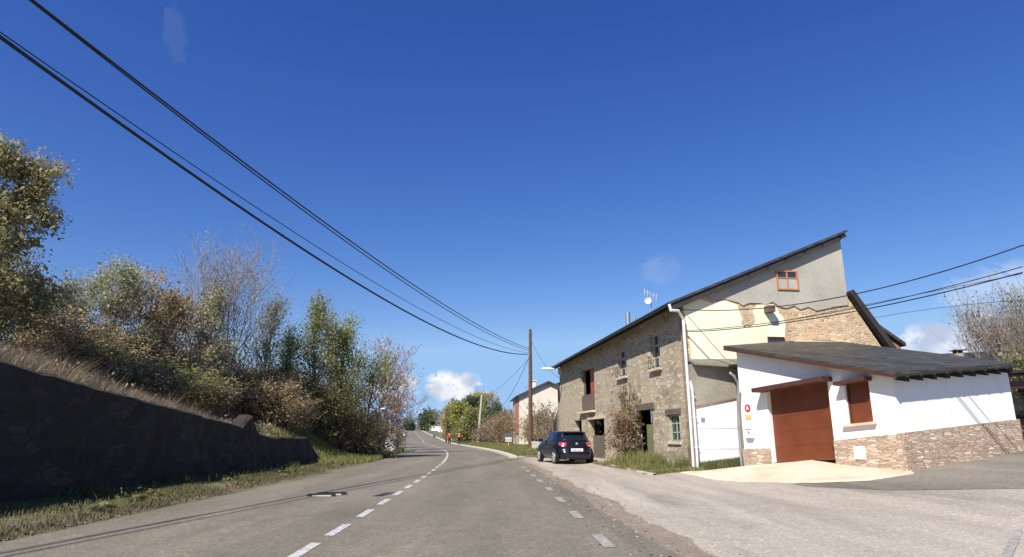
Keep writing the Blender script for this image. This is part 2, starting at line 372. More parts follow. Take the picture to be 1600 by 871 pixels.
# ---- ground materials
def ground_mat():
    m, t, b = newmat('rough grass and earth'); v = coords(t)
    a = noise(t, v, .35, 8, .65); f = noise(t, v, 6, 6, .7)
    c = ramp(t, a, [(.3, (.055, .070, .022)), (.45, (.10, .105, .035)), (.55, (.17, .135, .07)), (.7, (.21, .155, .10))])
    c = mixc(t, 1.0, c, ramp(t, f, [(.3, (.6,)*3), (.7, (1.35,)*3)]), 'MULTIPLY')
    t.links.new(c, b.inputs['Base Color']); b.inputs['Roughness'].default_value = .95; bump(t, b, f, .8, .06); return m
def asphalt_mat(name, c, warm=1.0, patch=.25):
    m, t, b = newmat(name); v = coords(t)
    fine = noise(t, v, 45, 6, .85); mid = noise(t, v, 2.2, 7, .7)
    st = coords(t, False, (.9, .10, 1)); streak = noise(t, st, 1.0, 6, .6)
    base = mixc(t, mid, tuple(x*(1-patch) for x in c), tuple(x*(1+patch) for x in c))
    base = mixc(t, 1.0, base, ramp(t, streak, [(.3, (.74, .74, .73)), (.7, (1.2, 1.2, 1.2))]), 'MULTIPLY')
    base = mixc(t, 1.0, base, ramp(t, fine, [(.3, (.72,)*3), (.72, (1.28,)*3)]), 'MULTIPLY')
    chip = nn(t, 'ShaderNodeTexVoronoi', Scale=38.0); t.links.new(v, chip.inputs['Vector']); cs_ = t.nodes.new('ShaderNodeSeparateColor'); t.links.new(chip.outputs['Color'], cs_.inputs[0])
    base = mixc(t, 1.0, base, ramp(t, cs_.outputs[0], [(0, (.80,)*3), (.85, (1.05,)*3), (1, (1.5,)*3)]), 'MULTIPLY')
    stn = noise(t, coords(t, False, (.35, .12, 1)), 1.0, 8, .7)
    base = mixc(t, 1.0, base, ramp(t, stn, [(.32, (.72, .71, .69)), (.44, (1,)*3)]), 'MULTIPLY')
    # old sealed cracks
    vo = nn(t, 'ShaderNodeTexVoronoi', Scale=.22, _feature='DISTANCE_TO_EDGE'); 
    wv = t.nodes.new('ShaderNodeVectorMath'); wv.operation = 'MULTIPLY_ADD'
    nz_ = nn(t, 'ShaderNodeTexNoise', Scale=.9, Detail=6); t.links.new(v, nz_.inputs['Vector'])
    t.links.new(nz_.outputs['Color'], wv.inputs[0]); wv.inputs[1].default_value = (1.6, 1.6, 0); t.links.new(v, wv.inputs[2]); t.links.new(wv.outputs[0], vo.inputs['Vector'])
    ck = ramp(t, vo.outputs['Distance'], [(0, (.55,)*3), (.006, (.72,)*3), (.012, (1,)*3)])
    base = mixc(t, .22, base, mixc(t, 1.0, base, ck, 'MULTIPLY'))
    t.links.new(base, b.inputs['Base Color']); b.inputs['Roughness'].default_value = .88; bump(t, b, fine, .35, .01); return m
MT['ground'] = ground_mat()
MT['asphalt'] = asphalt_mat('worn asphalt', (.192, .165, .118))
MT['asphalt_dark'] = asphalt_mat('side street asphalt', (.21, .182, .142), patch=.2)
MT['apron'] = asphalt_mat('pale gravelly asphalt', (.40, .345, .275), patch=.13)
MT['edge'] = asphalt_mat('loose gravel shoulder', (.27, .215, .155), patch=.35)
MT['concrete'] = blotch('pale concrete', [(.3, (.50, .38, .26)), (.5, (.60, .50, .36)), (.7, (.64, .56, .43))], .9, 14, .9, .3, fine=.12)
MT['kerb'] = blotch('pale kerb concrete', [(.3, (.46, .42, .33)), (.7, (.56, .51, .41))], .8, 14, .9, .3, fine=.12)
def paintmat():
    m, t, b = newmat('worn road paint'); v = coords(t)
    n = noise(t, v, 9, 6, .75); c = ramp(t, n, [(.36, (.22, .21, .185)), (.5, (.50, .49, .46)), (.7, (.60, .59, .56))])
    t.links.new(c, b.inputs['Base Color']); b.inputs['Roughness'].default_value = .7; return m
MT['paintline'] = paintmat()
def paintfaint():
    m, t, b = newmat('nearly worn away road paint'); v = coords(t)
    n = noise(t, v, 9, 6, .75); c = ramp(t, n, [(.35, (.20, .18, .14)), (.55, (.36, .33, .28)), (.75, (.50, .47, .41))])
    t.links.new(c, b.inputs['Base Color']); b.inputs['Roughness'].default_value = .7; return m
MT['paintfaint'] = paintfaint()

# ------------------------------------------------------------------ ground sheets
Ys = np.concatenate([np.arange(-40, 60, .5), np.arange(60, 320, 2.5), [330, 350, 380, 420, 500, 650, 900, 1300, 2000, 3000]])
rows = []
for y in Ys:
    c = float(cx(y)); b = float(bankx(y))
    left = [b-q for q in (2500, 1200, 600, 300, 160, 90, 60, 45, 34, 28, 24, 21, 18.5, 16.5, 15, 14, 13, 12, 11, 10, 9, 8, 7, 6, 5, 4, 3.2, 2.5, 1.9, 1.4, .9, .5, .25, .12, .08, .04, 0)]
    mid = list(np.linspace(b, c-3.6, 9)[1:]); rd = list(np.linspace(c-3.6, c+3.6, 5)[1:])
    right = [c+3.6+q for q in list(np.arange(.6, 26, .75))+[28, 31, 35, 40, 48, 60, 80, 120, 200, 350, 700, 1400, 2500]]
    rows.append([(x, y) for x in left+mid+rd+right])
def xr_apron(y):
    return float(np.interp(y, [-40, 22, 22.01, 29.5, 30.5, 36, 40, 48], [40, 40, facx(22)-1.7, facx(29.5)-1.4, facx(30.5)+.05, facx(36)-.2, float(cx(40))+5.2, float(cx(48))+3.9]))
def sink(x, y):
    dx = x-cx(y); xr = np.vectorize(xr_apron)(y)
    on = (np.abs(dx) < 3.55) | ((dx > 0) & (x < xr-.3) & (y < 47))
    return np.where(on, -.06, 0)
sheet('ground', rows, MT['ground'], sink, kind='structure')
# apron
rng = np.random.default_rng(3)
ya = np.concatenate([np.arange(-12, 21.9, .5), [21.99], np.arange(22.02, 48.01, .5)])
for sel in (ya[ya < 22], ya[ya > 22]):
    rows = []
    for y in sel:
        a = float(cx(y))+2.6; b = xr_apron(y) + float(rng.normal(0, .05))*(y > 22)
        rows.append([(a+(b-a)*t, y) for t in np.linspace(0, 1, 60)**1.25])
    sheet('gravel_apron', rows, MT['apron'], .004, kind='structure')
# side street of newer asphalt climbing to the right
xs = np.concatenate([np.arange(7.2, 16, .25), np.arange(16, 70, 1)])
rows = []
for x in xs:
    lo = float(np.interp(x, [7.2, 7.6, 7.9, 9.5, 13, 20, 70], [16.4, 15.4, 14.3, 12.45, 10.6, 8.5, 2])) + float(rng.normal(0, .03))
    hi = float(np.interp(x, [7.2, 8.5, 10.2, 14.3, 15.5, 70], [17.2, 17.6, 17.35, 18.9, 22, 44]))
    rows.append([(x, lo+(hi-lo)*t) for t in np.linspace(0, 1, 16)])
sheet('side_street', rows, MT['asphalt_dark'], .010, kind='structure')
# main road + ragged shoulder band
Yr = np.concatenate([np.arange(-12, 60, .25), np.arange(60, 330, 1.5)])
def ribbon(offL, offR, n, ys, jitR=0, jitL=0):
    rows = []; jr = 0; jl = 0
    for y in ys:
        c = float(cx(y)); sl_ = (float(cx(y+1))-float(cx(y-1)))/2; k = math.sqrt(1+sl_*sl_)
        jr = .8*jr+float(rng.normal(0, 1))*jitR; jl = .8*jl+float(rng.normal(0, 1))*jitL
        L_ = offL(y) if callable(offL) else offL; R_ = offR(y) if callable(offR) else offR
        rows.append([(c+(L_+jl+(R_+jr-L_-jl)*t)*k, y) for t in np.linspace(0, 1, n)])
    return rows
sheet('gravel_shoulder', ribbon(lambda y: 3.4, lambda y: np.interp(y, [-10, 6, 12, 20, 30, 38, 48], [4.9, 4.75, 4.45, 4.3, 4.15, 4.1, 4.0]), 5, np.arange(-12, 48, .25), .05), MT['edge'], .009, kind='structure')
sheet('road', ribbon(lambda y: np.interp(y, [-10, 8, 12, 25, 40, 60], [-3.95, -3.95, -3.8, -3.5, -3.45, -3.5]),
                     lambda y: np.interp(y, [-10, 6, 12, 20, 30, 40, 60], [4.35, 4.3, 4.1, 3.95, 3.85, 3.75, 3.7]), 9, Yr, .02, .02), MT['asphalt'], .014, kind='structure')
# painted markings
mk = MB(); mf = MB()
def dash(mb, off, y0, y1, wd):
    n = max(1, int((y1-y0)/1.0)); 
    for i in range(n):
        ya_, yb = y0+(y1-y0)*i/n, y0+(y1-y0)*(i+1)/n; q = []
        for y, sx in ((ya_, -1), (ya_, 1), (yb, 1), (yb, -1)):
            x = float(cx(y))+off+sx*wd/2; q.append((x, y, zg1(x, y)+.019))
        mb.face(q)
for yc in (-1.7, .2, 2.1, 4.0, 5.95, 7.85, 9.55, 11.55, 13.45, 15.4, 17.3, 19.3, 21.35, 23.35, 25.4, 27.5, 29.6):
    dash(mk, 0, yc-.56, yc+.56, .13)
dash(mk, 0, 31.2, 62, .13); dash(mk, 0, 68, 290, .10)
for yc in (3.3, 5.95, 8.6, 11.3, 13.9, 16.6, 19.5, 22.0, 24.7, 27.4):
    dash(mf, 3.55, yc-.5, yc+.5, .15)
mk.build('centre_line_paint', MT['paintline'], kind='structure')
a, b = Vector((5.05, 7.1)), Vector((6.9, 9.3)); t_ = (b-a).normalized(); n_ = Vector((-t_.y, t_.x))*.05
for i in range(8):
    p0 = a+(b-a)*i/8; p1 = a+(b-a)*(i+1)/8
    mf.face([G(p0.x-n_.x, p0.y-n_.y, .016), G(p1.x-n_.x, p1.y-n_.y, .016), G(p1.x+n_.x, p1.y+n_.y, .016), G(p0.x+n_.x, p0.y+n_.y, .016)])
mf.build('edge_line_paint', MT['paintfaint'], kind='structure')
# dark sealed joints / repairs on the carriageway
tar = plain('tar joint', (.035, .032, .028), .6, var=.3)
tj = MB()
def joint(pts, wd):
    pts = [Vector(p) for p in pts]
    for p0, p1 in zip(pts, pts[1:]):
        m_ = max(1, int((p1-p0).length/1.0)); t_ = (p1-p0).normalized(); n_ = Vector((-t_.y, t_.x))*wd/2
        for i in range(m_):
            a_ = p0+(p1-p0)*i/m_; b_ = p0+(p1-p0)*(i+1)/m_
            tj.face([G(a_.x-n_.x, a_.y-n_.y, .018), G(b_.x-n_.x, b_.y-n_.y, .018), G(b_.x+n_.x, b_.y+n_.y, .018), G(a_.x+n_.x, a_.y+n_.y, .018)])
def gpt(u, v):
    r = ray(u, v); p = CAM+r*(-1.3/r.z); return (p.x, p.y)
joint([gpt(588, 777), gpt(600, 774), gpt(610, 771)], .22)
tj.build('tar_joints', tar, kind='structure')
# kerb along the right side further on
kb = MB(); prevs = None
for y in list(np.arange(39, 60, 1))+list(np.arange(60, 300, 3)):
    c = float(cx(y)); k = 3.72 + max(0, (46-y))*.0
    z = float(zr(y))
    q = [Vector((c+k, y, z-.05)), Vector((c+k, y, z+.11)), Vector((c+k+.45, y, z+.13)), Vector((c+k+.45, y, z-.05))]
    if prevs:
        for i in range(3): kb.face([prevs[i], prevs[i+1], q[i+1], q[i]])
    else: kb.face(q)
    prevs = q
kb.build('kerb', MT['kerb'], kind='structure')
kb = MB(); prevs = None      # pale edge in front of the facade grass
for y in np.arange(21.9, 30.1, .3):
    x = xr_apron(max(float(y), 22.02))+.02+.02*math.sin(y*5); z = zg1(x, y)
    q = [Vector((x-.06, y, z-.03)), Vector((x-.05, y, z+.05)), Vector((x+.08, y, z+.055)), Vector((x+.10, y, z-.03))]
    if prevs:
        for i in range(3): kb.face([prevs[i], prevs[i+1], q[i+1], q[i]])
    prevs = q
kb.build('kerb', MT['kerb'], kind='structure')
# hills far away
hb = MB(); rg = random.Random(5)
ang = [R(a) for a in range(-75, 76, 1)]
ridge = []
for i, a in enumerate(ang):
    d = 1500; h = 26+10*math.sin(i*.23)+6*math.sin(i*.61+1)+3*math.sin(i*1.7)
    ridge.append((Vector((math.sin(a)*(d-500), math.cos(a)*(d-500), -6)), Vector((math.sin(a)*(d-150), math.cos(a)*(d-150), h*.6)), Vector((math.sin(a)*d, math.cos(a)*d, h)), Vector((math.sin(a)*(d+700), math.cos(a)*(d+700), -10))))
for p, q in zip(ridge, ridge[1:]):
    for i in range(3): hb.face([p[i], q[i], q[i+1], p[i+1]])
MT['hill'] = blotch('far heath hills', [(.35, (.12, .085, .06)), (.5, (.16, .11, .08)), (.65, (.09, .09, .05))], .01, .08, .95, .1)
hb.build('hills', MT['hill'], smooth=True, kind='structure')

# ------------------------------------------------------------------ wall frames
class Wall:
    def __init__(s, O, d, out):   # out: +1 -> outward normal is d rotated -90deg (right of d)
        s.O = Vector(O); s.d = Vector(d).normalized(); s.n = Vector((s.d.y, -s.d.x))*out
    def p(s, a, z, n=0): return Vector((s.O.x+s.d.x*a+s.n.x*n, s.O.y+s.d.y*a+s.n.y*n, z))
    def px(s, u, v, n=0):
        r = ray(u, v); O = s.O+s.n*n
        # CAM.xy + k r.xy = O + a d
        det = r.x*(-s.d.y)+s.d.x*r.y; ox, oy = O.x-CAM.x, O.y-CAM.y
        k = (ox*(-s.d.y)+s.d.x*oy)/det; a = (r.x*oy-r.y*ox)/det
        return a, CAM.z+k*r.z
    def poly(s, mb, pts, n0, n1, mi=0):
        mb.prism([s.p(a, z, n0) for a, z in pts], Vector((s.n.x*(n1-n0), s.n.y*(n1-n0), 0)), mi, [(a, z) for a, z in pts])
    def rect(s, mb, a0, a1, z0, z1, n0, n1, mi=0): s.poly(mb, [(a0, z0), (a1, z0), (a1, z1), (a0, z1)], n0, n1, mi)
    def holed(s, mb, a0, a1, z0, z1, holes, depth, mi=0):
        A = sorted({a0, a1, *[h[i] for h in holes for i in (0, 1)]}); Z = sorted({z0, z1, *[h[i] for h in holes for i in (2, 3)]})
        A = [q for q in A if a0 <= q <= a1]; Z = [q for q in Z if z0 <= q <= z1]
        for i in range(len(A)-1):
            for j in range(len(Z)-1):
                ca, cz = (A[i]+A[i+1])/2, (Z[j]+Z[j+1])/2
                if any(h[0] < ca < h[1] and h[2] < cz < h[3] for h in holes): continue
                s.quad(mb, A[i], A[i+1], Z[j], Z[j+1], 0, mi)
        for h in holes:
            for (q0, q1) in (((h[0], h[2]), (h[1], h[2])), ((h[1], h[2]), (h[1], h[3])), ((h[1], h[3]), (h[0], h[3])), ((h[0], h[3]), (h[0], h[2]))):
                mb.face([s.p(*q0), s.p(*q1), s.p(*q1, -depth), s.p(*q0, -depth)], [(q0[0], q0[1]), (q1[0], q1[1]), (q1[0]+depth, q1[1]), (q0[0]+depth, q0[1])], mi)
    def quad(s, mb, a0, a1, z0, z1, n, mi=0):
        q = [(a0, z0), (a1, z0), (a1, z1), (a0, z1)]; mb.face([s.p(a, z, n) for a, z in q], q, mi)
    def pxrect(s, u0, u1, v0, v1):
        a = [s.px(u0, (v0+v1)/2)[0], s.px(u1, (v0+v1)/2)[0]]
        um = (u0+u1)/2; z = [s.px(um, v0)[1], s.px(um, v1)[1]]
        return [min(a), max(a), min(z), max(z)]

# ------------------------------------------------------------------ stone house
F = Wall(FO, FD, -1)                       # facade along the road, outward = left
GD = Vector((FD.y, -FD.x)); GW = Wall(FO, GD, 1)   # gable, outward = towards camera
FL = 22.6
house = empty('stone_house', (FO.x, FO.y, 0), label='long two storey rubble stone house with slate roof and half plastered gable', cat='house')
house_inv = Matrix.Translation((-FO.x, -FO.y, 0))
def part(mb, name, mat, parent=house, **k):
    """mesh data is in world metres; shift into the parent's local frame"""
    o = mb.build(name, mat, None, **k); wp = Vector((0, 0, 0)); q = parent
    while q is not None: wp += q.location; q = q.parent
    me = o.data; me.transform(Matrix.Translation(-wp)); o.parent = parent; return o
opn = {
 'door_red': F.pxrect(907, 929, 576, 643),
 'win_far': F.pxrect(965, 979, 545, 590),
 'win_near': F.pxrect(1016, 1031, 520, 577),
 'arch': F.pxrect(921, 945, 655, 726),
 'slit': F.pxrect(898, 909, 657, 690),
 'green': F.pxrect(993, 1021, 641, 722),
 'gwin': F.pxrect(1045, 1062, 648, 690),
}
for k_ in ('arch', 'green'): opn[k_][2] = .05
gv = lambda u, v: GW.px(u, v)
vA = gv(1066, 469); vB = gv(1309, 370)
slope = (vB[1]-vA[1])/(vB[0]-vA[0]); zA = vA[1]-slope*vA[0]      # verge line z(s)
topz = zA-.02
mb = MB(); F.holed(mb, 0, FL, -.3, topz, [tuple(h) for h in opn.values()], .32)
part(mb, 'facade_wall', MT['rubble'])
def zs(s): return zA+slope*s
sR = vB[0]; zLow = gv(1316, 463)[1]; r1 = gv(1372, 538)
awin = GW.pxrect(1212, 1245, 424, 454); lwin = GW.pxrect(1199, 1225, 527, 545)
mb = MB(); 
GW.poly(mb, [(0, -.3), (r1[0]+.3, -.3), (r1[0]+.3, r1[1]-.4), (sR+.05, zLow), (sR+.05, zs(sR)), (0, topz)], 0, -.3)
part(mb, 'gable_wall', MT['gable_stone'])
# cream plaster, ragged
def gp(pts): return [gv(u, v) for u, v in pts]
mb = MB()
cr = gp([(1067, 640), (1066, 540), (1065, 475), (1076, 466), (1088, 465), (1100, 469), (1112, 474), (1122, 472), (1132, 470), (1141, 473), (1150, 476), (1154, 484), (1157, 492), (1160, 499), (1158, 507),
         (1162, 512), (1172, 508), (1180, 499), (1176, 488), (1182, 477), (1194, 476), (1208, 476), (1214, 482), (1217, 490), (1224, 498), (1227, 508), (1226, 520), (1226, 530), (1224, 545), (1224, 640)])
cr[1] = (.22, cr[1][1]); cr[2] = (.03, cr[2][1]); cr[0] = (.22, 1.5); cr[-1] = (cr[-1][0], 1.5)
GW.poly(mb, cr, .003, .03); part(mb, 'cream_plaster', MT['cream'])
mb = MB()
s_of = lambda u, v: gv(u, v)
gr_ = [(.35, zs(.35)-.04)] + gp([(1094, 462), (1104, 463), (1116, 469), (1128, 466), (1140, 470), (1152, 473), (1160, 478), (1170, 474), (1186, 474), (1196, 477), (1206, 472), (1218, 480), (1228, 482), (1240, 478), (1250, 484), (1262, 480), (1275, 486), (1290, 483), (1302, 480), (1316, 477)])
gr_[-1] = (sR+.05, gr_[-1][1]); gr_ += [(sR+.05, zs(sR+.05)-.02)]
GW.poly(mb, gr_, .003, .045); part(mb, 'render_patch', MT['render'])
# exposed brick spot in the plaster
mb = MB(); GW.poly(mb, gp([(1158, 492), (1166, 489), (1176, 495), (1180, 503), (1172, 511), (1160, 510)]), .031, .036); part(mb, 'bare_brick_spot', MT['gable_stone'])
# stub beam in gable
mb = MB(); a_, z_ = gv(1198, 485); GW.rect(mb, a_-.13, a_+.13, z_-.12, z_+.12, .03, .38); part(mb, 'beam_end', MT['oldwood'])
def window(parent, W_, h, n, frame_mat, pane_mat, bars=1, rails=0, fw=.06, name='window', sill=None, shutter=0):
    mb = MB(); a0, a1, z0, z1 = h
    W_.rect(mb, a0, a0+fw, z0, z1, n, n+.05); W_.rect(mb, a1-fw, a1, z0, z1, n, n+.05)
    W_.rect(mb, a0+fw, a1-fw, z0, z0+fw, n, n+.05); W_.rect(mb, a0+fw, a1-fw, z1-fw, z1, n, n+.05)
    for i in range(bars):
        c = a0+(a1-a0)*(i+1)/(bars+1); W_.rect(mb, c-fw*.4, c+fw*.4, z0+fw, z1-fw, n+.002, n+.04)
    for i in range(rails):
        c = z0+(z1-z0)*(.62 if rails == 1 else (i+1)/(rails+1)); W_.rect(mb, a0+fw, a1-fw, c-fw*.35, c+fw*.35, n+.004, n+.036)
    f = part(mb, name, frame_mat, parent)
    mb = MB(); W_.rect(mb, a0+.01, a1-.01, z0+.01, z1-.01, n-.02, n+.015); part(mb, 'pane', pane_mat, f)
    if sill is not None:
        mb = MB(); W_.rect(mb, a0-.12, a1+.12, z0-.09, z0-.005, -.05, .14); part(mb, 'sill', sill, f)
    return f
window(house, F, opn['win_near'], -.20, MT['winframe'], MT['glass'], 1, 2, .09, sill=MT['concrete'])
window(house, F, opn['win_far'], -.20, MT['winframe'], MT['glass'], 1, 2, .10, sill=MT['concrete'])
window(house, F, opn['gwin'], -.14, MT['greenframe'], MT['glass'], 1, 2, .06)
# balcony railings (little iron guards) of the two upper windows
for kk in ('win_near', 'win_far'):
    h = opn[kk]; mb = MB()
    for zz in (h[2]+.06, h[2]+.5): mb.tube([F.p(h[0], zz, .02), F.p(h[0]+.02, zz, .12), F.p(h[1]-.02, zz, .12), F.p(h[1], zz, .02)], .015, 5)
    for i in range(6): a_ = h[0]+.05+(h[1]-h[0]-.1)*i/5; mb.tube([F.p(a_, h[2]+.06, .12), F.p(a_, h[2]+.5, .12)], .009, 4)
    part(mb, 'window_guard', MT['blackish'])
# attic window (orange pine) and low dark window in the gable
f = window(house, GW, awin, .046, MT['orange'], MT['greyshut'], 1, 1, .05)
mb = MB(); a0, a1, z0, z1 = awin; zm = z0+(z1-z0)*.66
for (b0, b1) in ((a0+.06, (a0+a1)/2-.03), ((a0+a1)/2+.03, a1-.06)): GW.rect(mb, b0, b1, zm, z1-.06, .062, .066)
part(mb, 'upper_pane', MT['glass'], f)
window(house, GW, lwin, .031, MT['darkwood'], MT['glass'], 1, 0, .05)
# red balcony door with lower panel and slab
h = opn['door_red']
mb = MB(); zm = h[2]+(h[3]-h[2])*.40
F.rect(mb, h[0]+.02, h[0]+(h[1]-h[0])*.55, zm, h[3], -.31, -.25); d1 = part(mb, 'balcony_door', MT['red'])
mb = MB(); F.rect(mb, h[1]-.42, h[1]-.02, zm-.3, h[3]-.1, -.24, -.20); part(mb, 'door_leaf', MT['oldwood'], d1)
mb = MB(); F.rect(mb, h[0], h[1], h[2], h[3], -.9, -.8); part(mb, 'dark_opening', MT['dark'])
mb = MB(); F.rect(mb, h[0]+.05, h[1]-.05, h[2]+.1, zm-.01, -.10, -.06); part(mb, 'balcony_panel', MT['oldwood'])
mb = MB(); F.rect(mb, h[0]-.1, h[1]+.12, h[2]-.1, h[2]+.02, -.3, .22); part(mb, 'balcony_slab', MT['concrete'])
# dark openings and doors at street level
for nm, z in (('arch', 1.5), ('slit', None)):
    h = opn[nm]; mb = MB(); F.rect(mb, h[0]-.0, h[1]+.0, h[2], h[3], -1.2, -1.1); part(mb, 'dark_opening', MT['dark'])
h = opn['arch']; mb = MB(); F.rect(mb, h[0], h[1], h[2], h[2]+1.25, -.30, -.22); part(mb, 'plank_door', MT['oldwood'])
mb = MB(); F.rect(mb, h[0]-.15, h[1]+.25, h[3], h[3]+.16, -.1, .05); part(mb, 'lintel', MT['concrete'])
h = opn['green']; mb = MB(); zt = 1.75
F.rect(mb, h[0]+.04, h[1]-.9, h[2], zt, -.28, -.22); gd = part(mb, 'green_door', MT['greendoor'])
mb = MB(); F.rect(mb, h[0], h[1], h[2], h[3], -1.3, -1.2); part(mb, 'dark_opening', MT['dark'])
mb = MB(); F.rect(mb, h[0]-.3, h[1]+.25, h[3], h[3]+.26, -.25, .05); part(mb, 'lintel', MT['oldwood'])
h = opn['gwin']; mb = MB(); F.rect(mb, h[0]-.22, h[1]+.22, h[3]+.0, h[3]+.2, -.2, .04); part(mb, 'lintel', MT['oldwood'])
mb = MB(); F.rect(mb, h[0]-.1, h[1]+.1, h[2]-.1, h[2], -.12, .06); part(mb, 'sill', MT['concrete'])
# roof: one pitch rising away from the road
def roofslab(a0, a1, z0_, z1_, yb, yf, th=.16, mat=None, parent=house, name='roof', zoff=0):
    """a along the gable frame, yb..yf along the facade direction (metres)"""
    mb = MB(); q = []
    for (a, z) in ((a0, z0_), (a1, z1_)):
        for y in (yb, yf):
            b = GW.p(a, z); q.append(Vector((b.x+FD.x*y, b.y+FD.y*y, z)))
    A, B, C, D = q[0], q[2], q[3], q[1]
    up = (B-A).cross(D-A).normalized(); up = up if up.z > 0 else -up
    lo = [A, B, C, D]; hi = [p+up*th for p in lo]
    Lx = (D-A).length; Ly = (B-A).length
    mb.face(hi, [(0, 0), (0, Ly), (Lx, Ly), (Lx, 0)])
    mb.face(lo[::-1])
    for i in range(4): j = (i+1) % 4; mb.face([lo[i], lo[j], hi[j], hi[i]])
    return part(mb, name, mat, parent)
eo = .62
roofslab(-eo, sR+.22, zs(-eo)+.015, zs(sR+.22)+.015, -.32, FL+.3, .09, MT['slate_old'])
roofslab(-eo+.03, sR+.18, zs(-eo+.03)-.24, zs(sR+.18)-.16, -.27, -.18, .20, MT['eave'], name='verge_board')
# purlin ends along the verge
for i in range(9):
    mb = MB(); s_ = .2+i*(sR-.3)/8; b = GW.p(s_, zs(s_)-.08); mb.box((b.x-FD.x*.1, b.y-FD.y*.1, b.z), (.12, .34, .14), math.atan2(GD.y, GD.x))
    part(mb, 'purlin_end', MT['eave'])
# soffit boards + rafter tails on the facade side
for i in range(38):
    mb = MB(); y = .2+i*.6; a = Vector(GW.p(-eo+.06, zs(-eo)-.06)); b = Vector(GW.p(.0, zs(0)-.06)); o_ = Vector((FD.x*y, FD.y*y, 0))
    mb.tube([a+o_, b+o_], .05, 4)
    part(mb, 'rafter_tail', MT['eave'])
roofslab(sR+.0, r1[0]+.35, zLow+.1, r1[1]-.30, -.30, 7, .20, MT['eave'], name='rear_roof')
# back and far end walls close the volume
mb = MB(); q = lambda a, y, z: Vector((GW.p(a, z).x+FD.x*y, GW.p(a, z).y+FD.y*y, z))
mb.face([q(0, FL, -.3), q(sR, FL, -.3), q(sR, FL, zs(sR)), q(0, FL, topz)]); part(mb, 'far_gable', MT['rubble'])
mb = MB(); mb.face([q(sR+.05, .3, 0), q(sR+.05, FL, 0), q(sR+.05, FL, zs(sR)), q(sR+.05, .3, zs(sR))]); part(mb, 'back_wall', MT['render'])
# gutter + two downpipes at the corner
mb = MB()
g0 = GW.p(-eo-.03, zs(-eo)+.02); mb.tube([Vector(g0)+Vector((FD.x*y, FD.y*y, 0)) for y in (-.35, 6, 12, 18, FL+.3)], .065, 8)
part(mb, 'gutter', MT['blackish'])
mb = MB()
gA = Vector(GW.p(-eo, zs(-eo)+.02)) - Vector((FD.x*.35, FD.y*.35, 0))
pt = lambda a, n, z: GW.p(a, z, n)
mb.tube([gA, gA+Vector((.05, 0, -.22)), pt(-.25, .25, zs(0)-.45), pt(-.02, .10, zs(0)-.75), pt(.00, .09, 3.2), pt(.02, .09, .2)], .055, 10)
part(mb, 'downpipe', MT['pipe'])
mb = MB(); mb.tube([pt(.10, .20, 3.35), pt(.02, .30, 3.1), pt(.02, .40, 2.8), pt(.02, .43, .2)], .042, 10)
for z in (.9, 1.9, 2.6): mb.tube([pt(-.05, .43, z), pt(.09, .43, z)], .025, 6)
part(mb, 'downpipe', MT['pipe'])
# chimney pipe on the roof, near the eave
b = F.px(975, 505); cp = F.p(b[0], 0, -.2); zc = F.px(975, 506)[1]
mb = MB(); mb.tube([Vector((cp.x, cp.y, zs(.2)-.1)), Vector((cp.x, cp.y, F.px(975, 492, -.2)[1]))], .11, 10); mb.tube([Vector((cp.x+.35, cp.y+.2, zs(.5)-.1)), Vector((cp.x+.35, cp.y+.2, F.px(980, 495, -.2)[1]))], .07, 8)
part(mb, 'flue', MT['steel'])
# antenna
b = F.px(1018, 492, -.5); ap = F.p(b[0], zs(.5)+.05, -.5)
at = empty('tv_antenna', ap, label='white and grey tv aerial standing on the slate roof of the stone house', cat='antenna')
H_ = F.px(1018, 455, -.5)[1]-ap.z
mb = MB(); mb.tube([ap, ap+Vector((0, 0, H_))], .022, 6); part(mb, 'mast', MT['steel'], at)
mb = MB()
mb.tube([ap+Vector((-.28, -.1, H_*.98)), ap+Vector((.3, .1, H_*.80))], .018, 5)
for i in range(5):
    c = ap+Vector((-.28+.14*i, -.1+.05*i, H_*(.98-.045*i))); mb.tube([c+Vector((-.02, .0, -.15)), c+Vector((.02, 0, .15))], .009, 4)
part(mb, 'yagi', MT['pipe'], at)
mb = MB(); c0 = ap+Vector((-.16, -.15, H_*.62))
for i in range(10):
    a = 2*math.pi*i/10; b_ = 2*math.pi*(i+1)/10; r_ = .16
    f_ = lambda an, r: c0+Vector((math.cos(an)*r, .10*(r/.24)**2*-1+.05, math.sin(an)*r))
    mb.face([f_(a, .12), f_(b_, .08), f_(b_, r_), f_(a, r_)]); mb.face([c0+Vector((0, .05, 0)), f_(b_, .12), f_(a, .12)])
part(mb, 'dish', MT['pipe'], at)

# street lamp on the far corner of the facade
b = F.p(FL-.6, 0); lz = F.px(876, 577)[1]-.05
lampo = empty('street_lamp', (b.x, b.y, lz), label='pale street lamp on a short arm fixed to the far end of the stone house', cat='street lamp')
p0 = Vector((b.x, b.y, lz)); pe = P(866, 577, b.y-1.0); pt2 = P(846, 576, b.y-1.0)
mb = MB(); mb.tube([p0, p0+Vector((-.3, -.3, .1)), pe], .03, 6); part(mb, 'arm', MT['steel'], lampo)
mb = MB(); dl = (pt2-pe); mb.tube([pe, pe+dl*.2, pe+dl*.6, pt2], [.05, .09, .10, .04], 8); part(mb, 'lamp_head', MT['pipe'], lampo)
mb = MB(); mb.box((p0.x-.1, p0.y-.1, lz-.15), (.25, .25, .4)); part(mb, 'junction_box', MT['pipe'], lampo)

